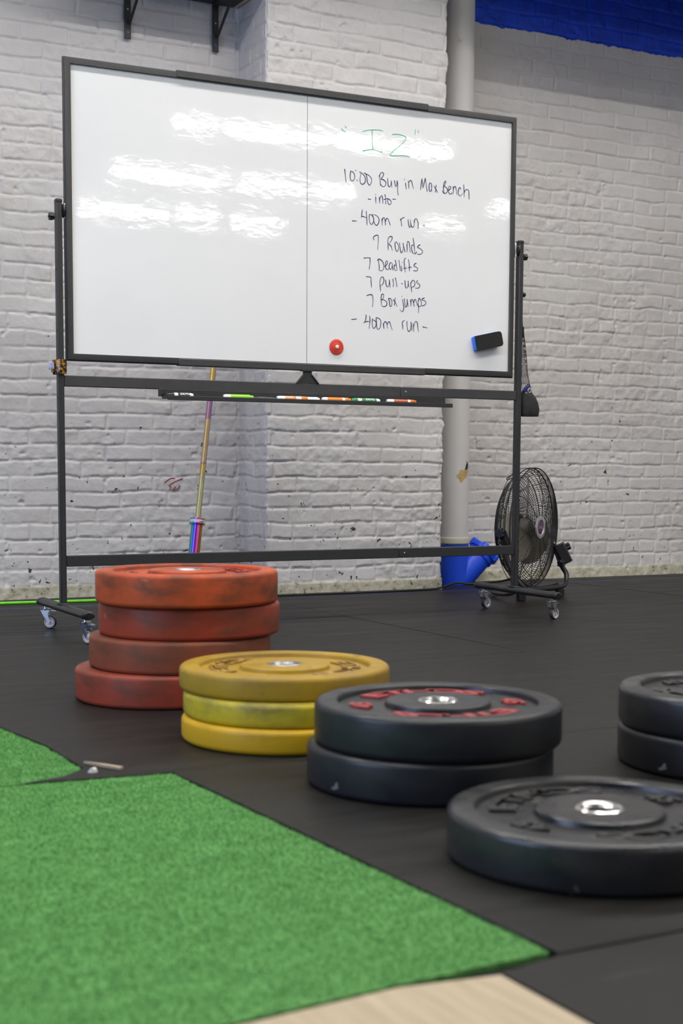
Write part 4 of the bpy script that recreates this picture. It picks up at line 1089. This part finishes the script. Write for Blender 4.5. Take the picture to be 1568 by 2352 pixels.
def chip_patch(name, outline, mt, parent, r=PR):
    """outline of (angle deg, z) on the pipe surface"""
    cx_ = sum(a for a, _ in outline) / len(outline); cz_ = sum(z for _, z in outline) / len(outline)
    mb = MB(); vs = []; fs = []; K = 6; n = len(outline)
    for k in range(K + 1):
        f_ = k / K
        for a, z in outline:
            aa = math.radians(cx_ + (a - cx_) * f_); zz = cz_ + (z - cz_) * f_
            vs.append((PX + (r + 0.0007) * math.cos(aa), PY + (r + 0.0007) * math.sin(aa), zz))
    for k in range(K):
        for i in range(n):
            j = (i + 1) % n
            fs.append((k * n + i, k * n + j, (k + 1) * n + j, (k + 1) * n + i))
    mb.add(vs, fs)
    return mb.build(name, mt, parent)
TAN = simple('bare_tan_primer', (0.47, 0.32, 0.13), 0.7, var=0.25, vscale=60)
RUST = simple('dark_rust', (0.03, 0.022, 0.018), 0.8, var=0.4, vscale=80)
chip_patch('bare_patch', [(246, 0.538), (257, 0.548), (259, 0.562), (271, 0.565), (279, 0.561), (300, 0.575), (304, 0.560), (303, 0.540), (295, 0.534), (289, 0.525), (276, 0.515), (267, 0.501), (261, 0.505), (257, 0.520), (250, 0.527)], TAN, pp)
chip_patch('rust_patch', [(280, 0.561), (285, 0.575), (288, 0.588), (294, 0.598), (292, 0.610), (297, 0.604), (305, 0.592), (303, 0.575), (300, 0.565), (290, 0.566)], RUST, pp)

# ------------------------------------------------------------------ floor fan
FC = Vector((3.752, 5.2307, 0.313))
FAx = Vector((0.5085, -0.8616, 0.0)).normalized()
FS = Vector((0.8616, 0.5085, 0))
ZZ = Vector((0, 0, 1))
FRm = 0.262
FANB = simple('black_fan_steel', (0.016, 0.015, 0.015), 0.35, 0.0, 0.5, bmp=0.1)
FANG = simple('worn_grey_blade', (0.33, 0.30, 0.24), 0.4, 0.3, var=0.15, vscale=14)
SILV = simple('brushed_badge_ring', (0.50, 0.48, 0.47), 0.4, 0.6, var=0.15, vscale=120)
PURP = simple('purple_badge', (0.085, 0.03, 0.10), 0.4)
fan = thing('floor_fan', (3.80, 5.20, 0), 'black wire-caged floor fan on a bent tube stand by the brick wall', 'fan')
def fpt(r, a, ax): return FC + FAx * ax + (FS * math.cos(a) + ZZ * math.sin(a)) * r
pf = lambda r: 0.010 + 0.030 * (1 - (r / FRm) ** 2)
pb = lambda r: -0.012 - 0.100 * (1 - (r / FRm) ** 5)
for nm, prof, r0, tw in (('front_grille', pf, 0.046, 0.35), ('rear_grille', pb, 0.060, -0.35)):
    gm = MB()
    rr = r0
    while rr < FRm - 0.003:
        gm.tube([fpt(rr, 2 * math.pi * k / 72, prof(rr)) for k in range(72)], 0.0014, 4, True)
        rr += 0.0094
    if nm == 'rear_grille':
        for axd in (-0.030, -0.048, -0.064):
            gm.tube([fpt(FRm - 0.001, 2 * math.pi * k / 72, axd + 0.016) for k in range(72)], 0.0014, 4, True)
    for k in range(12):
        a = 2 * math.pi * k / 12 + 0.13
        gm.tube([fpt(r0 + (FRm - r0) * q / 14, a + tw * (q / 14) * (q / 14), prof(r0 + (FRm - r0) * q / 14) + (-0.0015 if nm == 'front_grille' else 0.0015)) for q in range(15)], 0.0016, 5)
    gm.build(nm, FANB, fan)
for axd, r_ in ((0.011, 0.0030), (-0.011, 0.0026)):
    MB().tube([fpt(FRm, 2 * math.pi * k / 96, axd) for k in range(96)], r_, 6, True).build('rim_ring', FANB, fan)
# carrying handle loop and clips on the rim
hd_ = MB()
hd_.tube(smooth_path([fpt(FRm, math.radians(118), -0.01), fpt(FRm + 0.010, math.radians(121), -0.03), fpt(FRm + 0.006, math.radians(125), -0.05), fpt(FRm - 0.012, math.radians(123), -0.06), fpt(FRm - 0.01, math.radians(118), -0.03)], 5), 0.0022, 6)
hd_.build('wire_loop', FANB, fan)
fh = (FC, FAx, ZZ)
bg_ = MB().lathe([(0.031, 0.040), (0.033, 0.0435), (0.042, 0.0445), (0.050, 0.0425), (0.051, 0.036), (0.031, 0.036)], fh, 40, loop=True).build('hub_badge', SILV, fan)
MB().lathe([(0.0001, 0.0425), (0.028, 0.0418), (0.032, 0.0405)], fh, 40, False).build('badge_face', PURP, bg_)
bar = MB()
for a0_, a1_, h0, h1 in ((-0.024, 0.024, -0.0062, -0.0045), (-0.019, -0.009, -0.003, 0.007), (-0.006, 0.004, -0.003, 0.005), (0.008, 0.017, -0.003, 0.005)):
    bar.loft([[tuple(FC + FAx * d_ + FS * a + ZZ * b_) for a, b_ in ((a0_, h0), (a1_, h0), (a1_, h1), (a0_, h1))] for d_ in (0.0415, 0.0430)])
bar.build('badge_mark', simple('badge_pale', (0.22, 0.17, 0.23), 0.5), bg_, smooth=False)
for k in range(3):
    a0 = 2 * math.pi * k / 3 + 1.25
    bl_ = MB(); rings = []
    for q in range(13):
        t = q / 12
        r = 0.040 + 0.198 * t
        cw = (0.05 + 0.165 * math.sin(math.pi * min(1, 0.15 + t * 0.72)) ** 1.0) * (1 - 0.35 * max(0, t - 0.75) / 0.25)
        ring = []
        for sgn in (1, -1):
            for c_ in (np.linspace(-0.5, 0.5, 7) if sgn > 0 else np.linspace(0.5, -0.5, 7)):
                th = a0 + 0.25 * t + c_ * cw / max(r, 0.08)
                ax = -0.030 + c_ * cw * 0.38 + 0.010 * (4 * c_ * c_ - 1) * 0.5 + sgn * 0.0008
                ring.append(tuple(fpt(r, th, ax)))
        rings.append(ring)
    bl_.loft(rings)
    bl_.build('fan_blade', FANG, fan)
MB().lathe([(0.0001, -0.005), (0.036, -0.006), (0.042, -0.016), (0.042, -0.045), (0.030, -0.050)], fh, 32).build('blade_hub', FANG, fan)
MB().lathe([(0.0001, -0.050), (0.050, -0.052), (0.058, -0.062), (0.060, -0.105), (0.052, -0.128), (0.0001, -0.132)], fh, 36).build('motor_housing', FANB, fan)
tb = MB()
LP = Vector((3.5360, 5.1400, 0.2929)); RP = Vector((3.9378, 5.3148, 0.2255))
tb.tube(smooth_path([LP, (3.5453, 5.1246, 0.1882), (3.5707, 5.1036, 0.115), (3.602, 5.085, 0.064), (3.632, 5.095, 0.043), (3.689, 5.150, 0.040), (3.79, 5.18, 0.040), (3.896, 5.2146, 0.042), (3.950, 5.245, 0.052), (3.975, 5.268, 0.078), (3.9806, 5.2798, 0.100), (3.9632, 5.2941, 0.1384), RP], 6), 0.0115, 12)
tb.tube(smooth_path([(3.602, 5.085, 0.056), (3.560, 5.13, 0.030), (3.60, 5.30, 0.022), (3.70, 5.42, 0.020), (3.86, 5.47, 0.020), (3.93, 5.40, 0.024), (3.940, 5.29, 0.046)], 6), 0.0095, 10)
tb.build('tube_stand', FANB, fan)
for c_ in ((3.905, 5.222, 0.0), (3.615, 5.11, 0.0), (3.74, 5.435, 0.0)):
    MB().box(c_[0] - 0.017, c_[0] + 0.017, c_[1] - 0.014, c_[1] + 0.014, 0.0, 0.034 if c_[1] < 5.3 else 0.014).build('foot_pad', BLACK, fan, bevel=0.003)
kn = MB()
kn.prism(star(None, 0.024), (LP - FS * 0.012, -FS, ZZ), 0, 0.028)
kn.lathe([(0.012, -0.012), (0.012, 0.012)], (LP, -FS, ZZ), 14)
kn.build('tilt_knob', BLACK, fan, bevel=0.003)
arm = MB(); ad = Vector((0.0229, -0.0235, -0.1066)).normalized()
arm.loft([[tuple(LP + ad * d_ + FS * a + FAx * b_) for a, b_ in ((-0.016, -0.014), (0.016, -0.014), (0.016, 0.014), (-0.016, 0.014))] for d_ in (-0.005, 0.085)])
arm.build('pivot_bracket', BLACK, fan, bevel=0.004)
bc = Vector((3.978, 5.300, 0.187))
bu = Vector((0.035, -0.030, -0.093)).normalized(); bw = Vector((0.80, -0.52, 0.30)); bw = (bw - bu * bw.dot(bu)).normalized(); bdp = bu.cross(bw)
cb = MB()
cb.loft([[tuple(bc + bu * d_ + bw * a + bdp * b_) for a, b_ in ((-0.024, -0.034), (0.024, -0.034), (0.024, 0.034), (-0.024, 0.034))] for d_ in (-0.048, 0.048)])
cbo = cb.build('control_box', BLACK, fan, bevel=0.005)
k2 = MB().prism(star(None, 0.0165), (bc + bw * 0.024 - bu * 0.020, bw, bu), 0, 0.020)
k2.build('speed_knob', BLACK, cbo, bevel=0.002)
k3 = MB().prism(star(None, 0.018), (Vector((3.944, 5.262, 0.146)), -FS * 0.4 - FAx * 0.2 + Vector((-0.6, -0.4, -0.3)), ZZ), -0.006, 0.018)
k3.build('tilt_knob', BLACK, fan, bevel=0.002)
pv = MB().tube([FC + FS * 0.262 - FAx * 0.01, (3.945, 5.345, 0.26), RP], 0.009, 8)
pv.build('pivot_bracket', BLACK, fan)

# ------------------------------------------------------------------ cords on the floor
CORD = simple('black_cord_rubber', (0.012, 0.012, 0.012), 0.45)
c = MB().tube(smooth_path([(2.55, 5.742, 0.0055), (2.80, 5.735, 0.0055), (3.05, 5.728, 0.0055), (3.30, 5.722, 0.0055), (3.45, 5.72, 0.0055), (3.557, 5.72, 0.0074), (3.605, 5.72, 0.017), (3.668, 5.72, 0.0305), (3.735, 5.70, 0.0265), (3.79, 5.66, 0.033), (3.83, 5.55, 0.050), (3.80, 5.42, 0.085), (3.73, 5.345, 0.150), (3.700, 5.322, 0.20)], 8), 0.0052, 8)
tag(c.build('power_cord', CORD, loc=(3.4, 5.72, 0)), 'black power cord running along the wall foot to the fan', 'cord')
c = MB().tube(smooth_path([(0.4, 5.93, 0.006), (1.0, 5.905, 0.006), (1.54, 5.872, 0.006), (1.734, 5.852, 0.006), (1.93, 5.836, 0.006), (2.10, 5.83, 0.006), (2.22, 5.86, 0.006), (2.27, 5.93, 0.006)], 8), 0.0062, 10)
tag(c.build('cord', simple('lime_cord', (0.16, 0.66, 0.03), 0.45, var=0.1, vscale=30), loc=(1.5, 5.88, 0)), 'bright lime green cord lying along the wall foot behind the red stack', 'cord')

# ------------------------------------------------------------------ wall shelf on two brackets
SHB = simple('black_shelf_paint', (0.016, 0.017, 0.018), 0.5, var=0.2, vscale=20)
RAWW = simple('raw_wood_edge', (0.50, 0.45, 0.34), 0.7, var=0.15, vscale=30)
sh = thing('wall_shelf', (2.30, 6.05, 2.40), 'black wall shelf on two black angle brackets at the top edge', 'shelf')
MB().box(1.86, 2.676, 5.755, 6.056, 2.606, 2.632).build('shelf_board', SHB, sh, bevel=0.001)
MB().box(2.676, 2.690, 5.755, 6.056, 2.604, 2.634).build('end_edging', RAWW, sh, bevel=0.001)
for xb in (2.181, 2.589):
    b = MB()
    b.box(xb - 0.0145, xb + 0.0145, 6.0535, 6.060, 2.402, 2.606)
    b.box(xb - 0.0145, xb + 0.0145, 5.80, 6.058, 2.600, 2.606)
    b.loft([[(xb - 0.006 + 0.006, 6.056, 2.462), (xb + 0.012, 6.056, 2.462), (xb + 0.012, 6.048, 2.462), (xb, 6.048, 2.462)], [(xb, 5.880, 2.601), (xb + 0.012, 5.880, 2.601), (xb + 0.012, 5.870, 2.601), (xb, 5.870, 2.601)]])
    bo = b.build('bracket', SHB, sh, bevel=0.0012, bseg=1)
    MB().lathe([(0.0045, 0), (0.004, 0.002), (0.0001, 0.0025)], ((xb, 6.0535, 2.428), (0, -1, 0), (1, 0, 0)), 12).build('bolt_head', simple('blue_bolt', (0.03, 0.08, 0.35), 0.4), bo)
    MB().lathe([(0.0035, 0), (0.0035, 0.0008), (0.0001, 0.0008)], ((xb, 6.0535, 2.525), (0, -1, 0), (1, 0, 0)), 12).build('screw_hole', simple('pale_hole', (0.55, 0.52, 0.5), 0.7), bo)

# red scuff and a knocked hole on the brickwork
sc = MB()
for st in ([(2.340, 0.5006), (2.3665, 0.5183), (2.391, 0.5213)], [(2.362, 0.4873), (2.3886, 0.5039), (2.4287, 0.5205)], [(2.3685, 0.4853), (2.3707, 0.4749)], [(2.377, 0.4666), (2.393, 0.4832)], [(2.382, 0.4666), (2.406, 0.4748), (2.413, 0.4894)]):
    sc.tube(smooth_path([(a, 6.0685, b_) for a, b_ in st], 6), 0.0022, 6)
sc.build('red_scuff', simple('red_scuff', (0.33, 0.05, 0.06), 0.7), wall)
